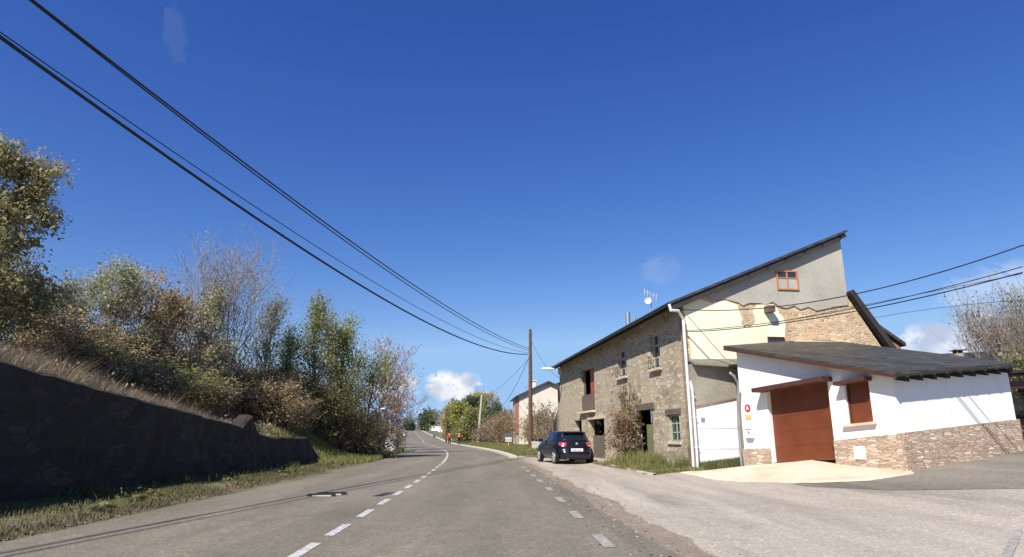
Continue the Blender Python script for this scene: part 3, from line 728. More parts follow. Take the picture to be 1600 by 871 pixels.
# second house roof just behind to the right: red rubble gable with dark verge
W2 = Wall(FO+GD*0+FD*4.5, GD, 1)
h2 = empty('ruined_house', (14.5, 28.5, 0), label='low reddish rubble gable with dark verge behind the slate roofs right of the stone house', cat='house')
a = W2.px(1338, 488); b = W2.px(1403, 537); c = W2.px(1352, 560)
mb = MB(); W2.poly(mb, [(a[0]-.5, 2), (b[0]+.6, 2), (b[0]+.1, b[1]-.12), (a[0], a[1]-.1), (a[0]-.5, a[1]-.2)], 0, -.4); part(mb, 'wall', masonry('red rubble', [(.42, .17, .08), (.55, .28, .16), (.34, .15, .09)], (.3, .17, .1), (.3, .1), .05), h2)
mb = MB(); W2.poly(mb, [(a[0]-.5, a[1]-.1), (a[0], a[1]+.06), (b[0]+.25, b[1]+.02), (b[0]+.25, b[1]-.14), (a[0], a[1]-.1), (a[0]-.5, a[1]-.25)], .18, -5); part(mb, 'roof', MT['slate_old'], h2)

# ------------------------------------------------------------------ lean-to with white steel door
LW = Wall((FO.x+GD.x*.05, FO.y+GD.y*.05-.35), GD, 1)
lean = empty('lean_to_garage', (FO.x+1.2, FO.y-.3, .2), label='small cement lean-to with a white steel door between the stone and white houses', cat='garage')
lv = LW.px
a1 = lv(1161, 620)[0]
dr = [lv(1086, 660)[0], lv(1155, 660)[0], -.1, None]
zl, zr2 = lv(1087, 636)[1], lv(1152, 622)[1]
mb = MB()
topL = lv(1072, 569)[1]; 
LW.poly(mb, [(.02, 0), (dr[0], 0), (dr[0], zl), (dr[1], zr2), (dr[1], 0), (a1+.6, 0), (a1+.6, lv(1152, 577)[1]-.05), (.02, topL)], 0, -.2)
part(mb, 'wall', MT['render2'], lean)
mb = MB(); LW.poly(mb, [(dr[0], .12), (dr[1], .14), (dr[1], zr2-.01), (dr[0], zl-.01)], -.10, -.05); ld = part(mb, 'steel_door', MT['metalwhite'], lean)
mb = MB(); h_ = zl-.15
for f_ in (.33, .66):
    z = .15+h_*f_; LW.rect(mb, dr[0]+.02, dr[1]-.02, z-.008, z+.008, -.049, -.043)
LW.rect(mb, (dr[0]+dr[1])/2+.1, (dr[0]+dr[1])/2+.112, .15+h_*.33, .15+h_*.62, -.049, -.043)
part(mb, 'door_seam', plain('seam shadow grey', (.38, .37, .36), .6), ld)
mb = MB(); c = lv(1099, 656); LW.rect(mb, c[0]-.07, c[0]+.07, c[1]-.08, c[1]+.07, -.048, -.03); part(mb, 'door_vent', MT['steel'], ld)
mb = MB(); LW.poly(mb, [(dr[0], zl-.012), (dr[1], zr2-.012), (dr[1], zr2+.012), (dr[0], zl+.012)], -.045, .01); part(mb, 'door_rail', MT['rust'], lean)
# projecting little roof
mb = MB()
A = LW.p(.05, lv(1072, 562)[1], -.3); B = LW.p(a1+.6, lv(1155, 562)[1]+.02, -.3)
C_ = LW.p(a1+.6, lv(1152, 577)[1]-.06, .5); D_ = LW.p(.05, lv(1072, 566)[1]-.12, .28)
mb.hexa([D_, C_, B, A]+[Vector(p_)+Vector((0, 0, .05)) for p_ in (D_, C_, B, A)])
part(mb, 'roof', plain('corrugated fibre cement', (.17, .155, .12), .9, var=.25, scale=4, bumps=.5), lean)

# ------------------------------------------------------------------ white house
WD = Vector((1.01, -2.1)).normalized(); W0 = Vector((8.22, 21.0))+WD*(-.486*2.33)
GWh = Wall(W0, WD, 1)
if GWh.n.x > 0: GWh.n = -GWh.n
CORN = Vector((10.1, 17.1)); SE = Vector((14.35, 18.65)); SW = Wall(CORN, SE-CORN, 1); Ls = (SE-CORN).length; Lg = (CORN-W0).length
wh = empty('white_house', (CORN.x, CORN.y, .3), label='low white rendered house with slate roof, stone plinth and brown garage door', cat='house')
g = GWh.px; s2 = SW.px
zTL = g(1158, 546)[1]; zTC = 2.80; zTR = 3.22
door = [g(1202, 660)[0], g(1300, 660)[0], 0, 0]
dzl, dzr = g(1197, 610)[1], g(1297, 588)[1]; dbl, dbr = g(1207, 723)[1], g(1303, 718)[1]
mb = MB()
wn = [g(1322, 630)[0], g(1361, 630)[0], g(1342, 661)[1], g(1342, 592)[1]]
wtl, wtr, wbl, wbr = g(1322, 598)[1], g(1359, 590)[1], g(1326, 664)[1], g(1362, 659)[1]
# garage-side wall as quads between stations
def line(p, q, a): return p[1]+(q[1]-p[1])*(a-p[0])/(q[0]-p[0])
top = lambda a: zTL+(zTC-zTL)*a/Lg
base = lambda a: 0.0
def wq(a0, a1, f0, f1, n=0, mb_=None):
    mb_.face([GWh.p(a0, f0(a0), n), GWh.p(a1, f0(a1), n), GWh.p(a1, f1(a1), n), GWh.p(a0, f1(a0), n)], [(a0, f0(a0)), (a1, f0(a1)), (a1, f1(a1)), (a0, f1(a0))])
dt = lambda a: line((door[0], dzl), (door[1], dzr), a); db = lambda a: line((door[0], dbl), (door[1], dbr), a)
wt = lambda a: line((wn[0], wtl), (wn[1], wtr), a); wb = lambda a: line((wn[0], wbl), (wn[1], wbr), a)
wq(0, door[0], base, top, 0, mb); wq(door[0], door[1], dt, top, 0, mb); wq(door[1], wn[0], base, top, 0, mb)
wq(wn[0], wn[1], base, wb, 0, mb); wq(wn[0], wn[1], wt, top, 0, mb); wq(wn[1], Lg, base, top, 0, mb)
def reveal(a0, a1, f0, f1, dp):
    c = [(a0, f0(a0)), (a1, f0(a1)), (a1, f1(a1)), (a0, f1(a0))]
    for i in range(4):
        j = (i+1) % 4; mb.face([GWh.p(*c[i]), GWh.p(*c[j]), GWh.p(*c[j], -dp), GWh.p(*c[i], -dp)])
reveal(door[0], door[1], db, dt, .22); reveal(wn[0], wn[1], wb, wt, .2)
mb.face([SW.p(0, 0), SW.p(Ls, 0), SW.p(Ls, zTR), SW.p(0, zTC)], [(0, 0), (Ls, 0), (Ls, zTR), (0, zTC)])
B3 = SE+(W0-CORN)*.93; 
mb.face([Vector((SE.x, SE.y, 0)), Vector((B3.x, B3.y, 0)), Vector((B3.x, B3.y, zTL+.3)), Vector((SE.x, SE.y, zTR))])
part(mb, 'wall', MT['white'], wh)
# plinth
mb = MB()
pg0, pg1 = g(1161, 702)[1], g(1199, 700)[1]; pg2 = g(1309, 689)[1]; pgc = g(1400, 677)[1]; ps1 = s2(1582, 655)[1]
GWh.poly(mb, [(-.02, -.1), (door[0]-.03, -.1), (door[0]-.03, pg1), (-.02, pg0)], .002, .07)
part(mb, 'plinth', MT['ledge'], wh); mb = MB()
GWh.poly(mb, [(door[1]+.03, -.1), (Lg+.03, -.1), (Lg+.03, pgc), (door[1]+.03, pg2)], .002, .07)
part(mb, 'plinth', MT['ledge'], wh); mb = MB()
SW.poly(mb, [(-.03, -.1), (Ls+.04, .1), (Ls+.04, ps1), (-.03, pgc)], .002, .07)
part(mb, 'plinth', MT['ledge'], wh)
# garage door
mb = MB(); c = [(door[0], db(door[0])), (door[1], db(door[1])), (door[1], dt(door[1])), (door[0], dt(door[0]))]
GWh.poly(mb, c, -.21, -.16)
gdm, t, b_ = newmat('brown sectional garage door'); v = coords(t, True)
wv = nn(t, 'ShaderNodeTexWave', Scale=3.0, Distortion=2.0, Detail=3, _bands_direction='Y'); t.links.new(v, wv.inputs['Vector'])
cc = ramp(t, noise(t, v, 1.4, 6), [(.3, (.125, .030, .009)), (.7, (.17, .046, .014))]); t.links.new(cc, b_.inputs['Base Color']); b_.inputs['Roughness'].default_value = .5
gdo = part(mb, 'garage_door', gdm, wh)
mb = MB()
for i in range(1, 5):
    f = i/5; q_ = [(door[0]+.01, c[0][1]+(c[3][1]-c[0][1])*f), (door[1]-.01, c[1][1]+(c[2][1]-c[1][1])*f)]
    GWh.poly(mb, [(q_[0][0], q_[0][1]-.004), (q_[1][0], q_[1][1]-.004), (q_[1][0], q_[1][1]+.004), (q_[0][0], q_[0][1]+.004)], -.161, -.157)
part(mb, 'panel_groove', MT['darkwood'], gdo)
mb = MB(); k_ = g(1302, 701); GWh.rect(mb, door[1]-.16, door[1]-.02, k_[1]-.03, k_[1]+.04, -.157, -.11); part(mb, 'handle', MT['blackish'], gdo)
# timber canopies
def canopy(u0, v0, u1, v1, over, hgt, name='canopy'):
    a0, z0_ = g(u0, v0); a1, z1_ = g(u1, v1)
    mb = MB(); GWh.poly(mb, [(a0, z0_-hgt), (a1, z1_-hgt), (a1, z1_), (a0, z0_)], .002, over)
    return part(mb, name, MT['darkwood'], wh)
canopy(1190, 608, 1300, 589, .46, .13, 'door_canopy')
# window
mb = MB(); GWh.poly(mb, [(wn[0], wb(wn[0])), (wn[1], wb(wn[1])), (wn[1], wt(wn[1])), (wn[0], wt(wn[0]))], -.18, -.12); wpart = part(mb, 'window_shutter', gdm, wh)
for a in (wn[0], wn[1]-.05):
    mb = MB(); GWh.poly(mb, [(a, wb(a)), (a+.05, wb(a+.05)), (a+.05, wt(a+.05)), (a, wt(a))], -.119, -.08)
    part(mb, 'frame', MT['darkwood'], wpart)
mb = MB(); GWh.poly(mb, [(wn[0]-.14, wb(wn[0])-.07), (wn[1]+.1, wb(wn[1])-.07), (wn[1]+.1, wb(wn[1])), (wn[0]-.14, wb(wn[0]))], -.1, .12); part(mb, 'window_sill', MT['concrete'], wh)
canopy(1314, 598, 1362, 589, .34, .10, 'window_canopy')
# roof
ov = .38
def rp(a_along_g, b_along_s, z): # plan point from corner
    q = CORN - WD*a_along_g + SW.d*b_along_s; return Vector((q.x, q.y, z))
vtl = g(1151, 543, ); zt0 = P(1150, 543, W0.y-.1).z
eC = P(1402, 586, CORN.y-ov-.05)
z_c = eC.z; 
lenG = Lg+.15
A = rp(-ov, -.40, z_c); B = rp(-ov, Ls-.20, z_c+.41)
slopeG = (zt0-z_c)/(lenG+ov)
D = rp(lenG, -.40, zt0); C = rp(lenG+.5, Ls-.05, zt0+.55)
mb = MB(); lo = [A, B, C, D]; up = Vector((0, 0, .07)); hi = [p_+up for p_ in lo]
mb.face(hi, [(0, 0), (Ls, 0), (Ls, Lg), (0, Lg)]); mb.face(lo[::-1])
for i in range(4): j = (i+1) % 4; mb.face([lo[i], lo[j], hi[j], hi[i]])
part(mb, 'roof', MT['slate'], wh)
mb = MB()
o1 = Vector((0, 0, -.09))
mb.prism([A+Vector((-.003, -.004, -.002)), D+Vector((-.003, -.004, -.002)), D+o1, A+o1], (.05, .02, 0)); part(mb, 'fascia', MT['darkwood'], wh); mb = MB(); mb.prism([A+Vector((.0, -.006, -.002)), B+Vector((.0, -.006, -.002)), B+o1*.6, A+o1*.6], (-.0, .05, 0))
part(mb, 'eave_board', MT['eave'], wh)
for i in range(9):
    b0 = .12+i*(Ls-.45)/8.0; z = z_c+.42*(b0+.3)/(Ls+.5)-.075
    p0 = rp(-ov+.08, b0, z-.055); p1 = rp(-.02, b0, z-.055+slopeG*.28)
    mb = MB(); rz_ = math.atan2(SW.d.y, SW.d.x); v_ = (p1-p0); 
    x_ = Vector((SW.d.x, SW.d.y, 0))*.06; u_ = Vector((0, 0, .065))
    mb.hexa([p0-x_-u_, p0+x_-u_, p1+x_-u_, p1-x_-u_, p0-x_+u_, p0+x_+u_, p1+x_+u_, p1-x_+u_]); part(mb, 'rafter_end', MT['eave'], wh)
# second small roof edge against gable
mb = MB(); a = P(1243, 535, 23.2); b = P(1330, 536, 23.3); mb.hexa([a, b, b+Vector((0, .5, 0)), a+Vector((0, .5, 0)), a+Vector((0, 0, .05)), b+Vector((0, 0, .05)), b+Vector((0, .5, .15)), a+Vector((0, .5, .15))]); part(mb, 'flashing', MT['concrete'], wh)
# drain pipe of the white house at its left end, with gutter bend
mb = MB()
zb_ = .25; a0 = -.10
ztop = g(1150, 585)[1]
e0 = P(1141, 583, 21.3); e1 = P(1147, 588, 21.5); e2 = P(1152, 598, 21.7)
mb.tube([e0, e1, e2, GWh.p(a0, 1.5, .08), GWh.p(a0, zb_, .08)], .042, 10)
part(mb, 'downpipe', MT['greypipe'], wh)
# meter box
c = g(1347, 708); mb = MB(); GWh.rect(mb, c[0]-.17, c[0]+.17, c[1]-.17, c[1]+.17, .071, .11); part(mb, 'meter_box', MT['signwhite'], wh, bevel=.01)
# small signs, mailbox on the white wall
c = g(1168.5, 638); sg = empty('no_parking_sign', GWh.p(c[0], c[1], .01), label='small round red no parking sign on white wall left of garage door', cat='sign')
n3 = Vector((GWh.n.x, GWh.n.y, 0))
mb = MB(); mb.disc(GWh.p(*c, .015), n3, .125, .012); part(mb, 'disc', MT['signred'], sg)
mb = MB(); GWh.poly(mb, [(c[0]-.055, c[1]-.045), (c[0]+.055, c[1]-.045), (c[0]+.02, c[1]+.06), (c[0]-.02, c[1]+.06)], .022, .026)
part(mb, 'emblem', MT['signwhite'], sg)
c = g(1169.5, 652); sg = empty('permit_plate', GWh.p(c[0], c[1], .01), label='small orange rectangular plate under the round red sign', cat='sign')
mb = MB(); GWh.rect(mb, c[0]-.12, c[0]+.12, c[1]-.075, c[1]+.075, .006, .018); part(mb, 'plate', MT['signorange'], sg)
mb = MB()
for i in range(3): GWh.rect(mb, c[0]-.08+.01*i, c[0]+.08-.02*i, c[1]+.035-.035*i, c[1]+.045-.035*i, .0185, .020)
part(mb, 'lettering', MT['signwhite'], sg)
c = g(1173, 677); mbx = empty('mailbox', GWh.p(c[0], c[1], .01), label='white metal mailbox mounted on the white wall below the orange plate', cat='mailbox')
mb = MB(); GWh.rect(mb, c[0]-.17, c[0]+.17, c[1]-.16, c[1]+.16, .003, .10); part(mb, 'box', MT['signwhite'], mbx, bevel=.012)
mb = MB(); GWh.rect(mb, c[0]-.14, c[0]+.14, c[1]+.10, c[1]+.12, .101, .106); part(mb, 'slot', MT['blackish'], mbx)
mb = MB(); GWh.rect(mb, c[0]-.02, c[0]+.05, c[1]-.02, c[1]+.06, .101, .108); part(mb, 'lock', MT['steel'], mbx)
mb = MB(); GWh.rect(mb, c[0]-.12, c[0]+.14, c[1]-.175, c[1]-.162, .003, .12); part(mb, 'ledge', MT['steel'], mbx)

# driveway ramp
front = [(5.5, 21.75), (6.1, 20.2), (6.9, 18.5), (7.6, 17.0), (8.6, 16.15), (9.9, 16.45)]
back = [W0+GWh.n*0, W0+WD*.9, W0+WD*1.15+GWh.n*.0, W0+WD*2.6, W0+WD*3.4, CORN+WD*.1]
bz = [.22, (dbl-.04), (dbl-.02), (dbr-.02)*.96, (dbr-.12), .42]
back[0] = Vector((6.6, 22.5)); bz[0] = .16
mb = MB(); grid = []
nI, nJ = 40, 14
def lerp_list(Lx, t):
    x = t*(len(Lx)-1); i = min(int(x), len(Lx)-2); f = x-i; return Lx[i]*(1-f)+Lx[i+1]*f
FRv = [Vector(q_) for q_ in front]
for i in range(nI+1):
    t_ = i/nI; a = lerp_list(FRv, t_); b = lerp_list(back, t_)-GWh.n*.05*(t_ > .15); za = zg1(a.x, a.y)+.03; zb = lerp_list(bz, t_)
    a = a+Vector((.02*math.sin(i*1.9), .03*math.sin(i*2.7+1)))
    rowv = []
    for j in range(nJ+1):
        s_ = j/nJ; p_ = a*(1-s_)+b*s_; z0_ = za*(1-s_)+zb*s_
        rowv.append(Vector((p_.x, p_.y, max(z0_, zg1(p_.x, p_.y)+.02))))
    grid.append(rowv)
for i in range(nI):
    for j in range(nJ): mb.face([grid[i][j], grid[i+1][j], grid[i+1][j+1], grid[i][j+1]])
    a, b = grid[i][0], grid[i+1][0]; mb.face([a+Vector((0, 0, -.1)), b+Vector((0, 0, -.1)), b, a])
mb.build('driveway', MT['concrete'], smooth=True, kind='structure')

# ------------------------------------------------------------------ right background: outbuilding, roofs
ob = empty('outbuilding', (15.5, 19.5, .9), label='dark timber lintel and ivy covered stone wall right of the white house', cat='outbuilding')
a = Vector((14.5, 19.3)); OW = Wall(a, Vector((.95, .3)), 1)
o_ = OW.px
mb = MB(); z0_ = .85
OW.poly(mb, [(0, z0_), (3.5, z0_+.25), (3.5, 2.75), (0, 2.55)], -.8, -1.1); part(mb, 'wall', masonry('mossy rubble', [(.18, .15, .11), (.28, .24, .18), (.10, .12, .06)], (.13, .12, .08), (.3, .16), .05), ob)
mb = MB(); OW.poly(mb, [(-.2, 2.62), (3.6, 2.82), (3.6, 3.05), (-.2, 2.85)], .05, -1.1); part(mb, 'lintel', MT['darkwood'], ob)
mb = MB(); OW.poly(mb, [(-.3, 3.08), (3.8, 3.28), (3.8, 3.36), (-.3, 3.16)], .3, -2.6); part(mb, 'roof', MT['slate'], ob)
mb = MB(); OW.rect(mb, .1, 3.5, z0_+.02, z0_+.95, -.7, -.62); part(mb, 'gate', MT['darkwood'], ob)
def gable_house(name, x, y, z, wid, dep, hgt, rise, rz, wm, rm, label, wins=(), chim=None, oh=.35):
    e = empty(name, (x, y, z), rz, label=label, cat='house')
    mb = MB(); w2, d2 = wid/2, dep/2
    for sy in (-1, 1): mb.face([Vector((-w2, sy*d2, -.5)), Vector((w2, sy*d2, -.5)), Vector((w2, sy*d2, hgt)), Vector((0, sy*d2, hgt+rise)), Vector((-w2, sy*d2, hgt))])
    for sx in (-1, 1): mb.face([Vector((sx*w2, -d2, -.5)), Vector((sx*w2, d2, -.5)), Vector((sx*w2, d2, hgt)), Vector((sx*w2, -d2, hgt))])
    mb.build('wall', wm, e)
    mb = MB(); k = rise/w2
    for sx in (-1, 1):
        lo = [Vector((0, -d2-oh, hgt+rise)), Vector((sx*(w2+oh), -d2-oh, hgt-k*oh)), Vector((sx*(w2+oh), d2+oh, hgt-k*oh)), Vector((0, d2+oh, hgt+rise))]
        mb.hexa(lo+[p_+Vector((0, 0, .15)) for p_ in lo])
    ro = mb.build('roof', rm, e)
    if chim:
        mb = MB(); cx_, cy_, ch = chim; mb.box((cx_, cy_, ch/2+hgt+rise*.4), (.55, .55, ch)); mb.box((cx_, cy_, ch+hgt+rise*.4+.04), (.7, .7, .09)); mb.build('chimney', MT['beige'], ro)
    for (face, a, zc, ww, wh_) in wins:
        mb = MB()
        if face == 'f': mb.box((a, -d2-.03, zc), (ww, .06, wh_))
        elif face == 'l': mb.box((-w2-.03, a, zc), (.06, ww, wh_))
        fo = mb.build('window', MT['winframe'], e)
        mb = MB()
        if face == 'f': mb.box((a, -d2-.065, zc), (ww-.14, .02, wh_-.14))
        else: mb.box((-w2-.065, a, zc), (.02, ww-.14, wh_-.14))
        mb.build('pane', MT['glass'], fo)
    return e
# beige house beyond the pole
hp = P(848, 640, 66)
gable_house('beige_house', hp.x+.25, 70, .6, 5.9, 9, 4.55, 1.35, R(4), MT['beige'], MT['slate_old'], 'beige rendered house with dark gable roof beyond the wooden pole and bushes', wins=[('l', -2, 3.2, 1.0, 1.2), ('l', 2, 3.2, 1.0, 1.2)], chim=(-1.2, -1, 1.2))
for o_b in [o for o in bpy.data.objects if o.parent and o.parent.name.startswith('beige_house') and o.name.startswith('wall')]:
    mb = MB(); mb.box((-3.0, -2.0, 2.6), (.08, 4.6, 3.4)); mb.build('brick_panel', MT['brick'], o_b.parent)
# roofs behind white house at right
gable_house('slate_house', 27.5, 33, 1.2, 7, 9, 2.7, 1.6, R(62), MT['tile'], MT['slate_old'], 'low house with dark slate roof under the bare trees at far right')
q_ = P(1497, 556, 27)
ch = empty('small_chimney', q_, label='small weathered chimney poking above the white house slate roof', cat='chimney')
mb = MB(); mb.box((0, 0, -.5), (.55, .5, 1.3)); mb.build('stack', MT['render2'], ch, bevel=.02)
mb = MB(); mb.box((0, 0, .36), (.75, .7, .07)); 
for sx in (-1, 1): mb.box((sx*.2, 0, .25), (.1, .4, .18))
mb.build('cap', MT['slate_old'], ch); ch.scale = (.55, .55, .6)
q_ = P(1525, 562, 29)
sr = empty('shed_roof', q_, label='low sagging shed roof edge behind the white house roof', cat='shed')
mb = MB(); mb.hexa([Vector(p_) for p_ in ((-1.1, -.1, -.05), (.9, -.1, -.12), (.9, 3, .2), (-1.1, 3, .2), (-1.1, -.1, .12), (.9, -.1, .0), (.9, 3, .45), (-1.1, 3, .45))]); mb.build('roof', MT['slate_old'], sr)
mb = MB(); mb.box((0, 1.5, -1.6), (1.7, 2.6, 3.1)); mb.build('wall', MT['tile'], sr)
# dark shed awning left of the far facade corner
q_ = Vector((F.p(FL+2.2, 0).x-.1, F.p(FL+2.2, 0).y, 0))
aw = empty('timber_shed', q_, label='dark ramshackle timber lean-to at the far end of the stone house', cat='shed')
pa, pb, pc = P(857, 681, 47), P(872, 640, 47), P(882, 640, 47)
zb = zg1(pa.x, 47)
mb = MB(); mb.hexa([pa-q_, P(882, 682, 47)-q_, P(882, 682, 49)-q_, P(860, 681, 49)-q_, pb-q_, pc-q_, P(882, 645, 49)-q_, P(873, 645, 49)-q_]); mb.build('roof', MT['eave'], aw)
mb = MB()
for u in (864, 872, 880):
    p_ = P(u, 690, 47); mb.tube([Vector((p_.x, 47, zb))-q_, Vector((p_.x, 47, P(u, 645, 47).z))-q_], .09, 6)
mb.build('post', MT['oldwood'], aw)
mb = MB(); p_ = P(876, 625, 46.8); 
mb.hexa([P(862, 605, 45.6)-q_, P(880, 612, 45.6)-q_, P(884, 612, 48)-q_, P(868, 606, 48)-q_, P(866, 600, 45.6)-q_, P(882, 596, 45.6)-q_, P(884, 596, 48)-q_, P(868, 600, 48)-q_]); mb.build('eave_end', MT['slate_old'], aw)
mb = MB(); p_ = P(878, 660, 46.5); mb.box(Vector((p_.x+.2, 46.6, 2.4))-q_, (.9, .3, 4.6)); mb.build('wall', MT['render2'], aw)

# ------------------------------------------------------------------ left retaining wall
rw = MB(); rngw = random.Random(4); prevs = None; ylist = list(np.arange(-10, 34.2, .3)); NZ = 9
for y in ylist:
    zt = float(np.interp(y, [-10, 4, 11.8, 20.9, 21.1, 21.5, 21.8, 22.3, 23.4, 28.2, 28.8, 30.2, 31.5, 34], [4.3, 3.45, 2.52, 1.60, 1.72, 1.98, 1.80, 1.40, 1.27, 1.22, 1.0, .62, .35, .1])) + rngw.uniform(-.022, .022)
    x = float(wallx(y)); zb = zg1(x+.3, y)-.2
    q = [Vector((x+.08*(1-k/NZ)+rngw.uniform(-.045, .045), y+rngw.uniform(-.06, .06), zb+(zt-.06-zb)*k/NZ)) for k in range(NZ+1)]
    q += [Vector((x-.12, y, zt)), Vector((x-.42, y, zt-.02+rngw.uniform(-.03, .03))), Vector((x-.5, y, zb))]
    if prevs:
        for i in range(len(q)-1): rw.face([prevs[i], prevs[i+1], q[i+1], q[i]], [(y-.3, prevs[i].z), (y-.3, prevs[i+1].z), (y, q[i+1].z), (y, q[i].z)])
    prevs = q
rw.build('stone_retaining_wall', MT['shadestone'], label='long dark shaded stone retaining wall running along the left verge', cat='wall')

# ------------------------------------------------------------------ poles and wires
def pole(name, base, top_, r0, r1, mat, label, cat='utility pole', arms=True, group=None):
    e = empty(name, base, label=label, cat=cat, group=group)
    b = Vector((0, 0, -.3)); t_ = Vector(top_)-Vector(base)
    mb = MB(); mb.tube([b, t_*.35, t_*.7, t_], [r0, r0*.93, (r0+r1)/2, r1], 10); mb.build('post', mat, e, smooth=False)
    if arms:
        mb = MB(); mb.tube([t_*.955+Vector((-.22, 0, 0)), t_*.955+Vector((.22, 0, 0))], .03, 5)
        mb.tube([t_*.93+Vector((-.18, 0, 0)), t_*.93+Vector((.18, 0, 0))], .03, 5); mb.build('bracket', MT['steel'], e)
    return e
PY = 54; pb_ = P(829, 697, PY); ptop = P(828.5, 515, PY)
pole('utility_pole', (pb_.x, PY, zg1(pb_.x, PY)), ptop, .19, .12, MT['polewood'], 'tall brown wooden utility pole standing beyond the parked car')
p2b = P(747, 690, 90); p2t = P(753, 617, 90)
pole('utility_pole', (p2b.x, 90, zg1(p2b.x, 90)), p2t, .20, .13, MT['concrete_pole'], 'leaning pale utility pole in front of the green trees right of the bend')
p3b = P(697, 690, 104); p3t = P(697.5, 640, 104)
pole('utility_pole', (p3b.x, 104, zg1(p3b.x, 104)), p3t, .16, .11, MT['polewood'], 'thin brown pole behind the walkers at the road bend', arms=False)
p4b = P(643, 671, 320); p4t = P(643.5, 653, 320)
pole('utility_pole', (p4b.x, 320, zg1(p4b.x, 320)-1), p4t, .35, .25, MT['concrete_pole'], 'pale pole far away beside the road crest', arms=False)
def wire(name, p0, p1, p2, r, label, n=40, y_at=None, cat='cable', group=None, extend=0):
    """parabola through three world points (p1 between)"""
    p0, p1, p2 = Vector(p0), Vector(p1), Vector(p2)
    t1 = (p1-p0).xy.length/(p2-p0).xy.length
    lin = p0*(1-t1)+p2*t1; k = (lin.z-p1.z)/(t1*(1-t1))
    pts = []
    for i in range(n+1):
        t_ = -extend+(1+extend)*i/n; q = p0*(1-t_)+p2*t_; q.z -= k*t_*(1-t_); pts.append(q)
    mb = MB(); mb.tube(pts, r, 5); return mb.build(name, MT['wire'], label=label, cat=cat, group=group)
# vertical plane containing the left spans: from the pole to a far mast behind the camera on the left
Wp = Wall((ptop.x, PY), Vector((-11, -3))-Vector((ptop.x, PY)), 1)
def wp(u, v): a, z = Wp.px(u, v); return Wp.p(a, z)
wire('overhead_cable', wp(8, 64), wp(418, 353), wp(824, 554), .034, 'thick black cable, lowest of the sagging spans at upper left', extend=.35)
wire('overhead_cable', wp(8, 56), wp(418, 336), wp(826, 552), .012, 'thin cable just above the thick lowest span at upper left', extend=.35)
wire('overhead_cable', wp(50, 0), wp(418, 282), wp(826, 545), .022, 'upper black cable of the close pair at upper left', extend=.3)
wire('overhead_cable', wp(46, 0), wp(416, 286), wp(826, 548), .018, 'lower black cable of the close pair at upper left', extend=.3)
# from pole down to the next pole and on
def span(a, b, sag, r, label): 
    m_ = (Vector(a)+Vector(b))/2; m_.z -= sag; return wire('overhead_cable', a, m_, b, r, label, 20)
tp = P(828, 556, PY); t2 = P(753, 622, 90)
span(tp, P(780, 641, 75), .5, .02, 'slack cable dropping left from the main pole towards the bushes')
span(P(827, 560, PY), t2, .5, .014, 'thin cable between the main pole and the leaning pole')
span(t2, P(697.5, 641, 104), .3, .02, 'faint cable from the leaning pole to the thin brown pole')
span(P(697.5, 641, 104), P(643.5, 654, 320), 2.0, .035, 'faint cable running on over the road crest')
span(P(829, 530, PY), F.p(FL, P(866, 590, 45).z, 0), .5, .012, 'thin cable from the main pole to the far end of the stone house')
# right: cables fixed to the gable corner, running off over the side street
RG = Wall(GW.p(0.02, 0, .08).xy, Vector((14.5, 10.5))-GW.p(0.02, 0, .08).xy, 1)
def rgp(u, v): a, z = RG.px(u, v); return RG.p(a, z)
wire('house_cable', rgp(1066, 484), rgp(1330, 461), rgp(1600, 383), .016, 'uppermost black cable from the gable corner to the right edge', 60)
wire('house_cable', rgp(1071, 517), rgp(1340, 481), rgp(1598, 417), .012, 'middle black cable from the gable corner to the right edge', 60)
wire('house_cable', rgp(1071, 519), rgp(1340, 486), rgp(1598, 426), .016, 'lowest thick black cable from the gable corner to the right edge', 60)
wire('house_cable', rgp(1200, 507), rgp(1400, 467), rgp(1598, 428), .007, 'fine strand crossing between the lower gable cables', 60)
a = P(1390, 500, 40); b = P(1640, 467, 30); m_ = P(1500, 489, 36); wire('distant_cable', a-Vector((3, 0, .3)), m_, b, .012, 'thin faint cable in the sky behind the bare trees at right', 30)

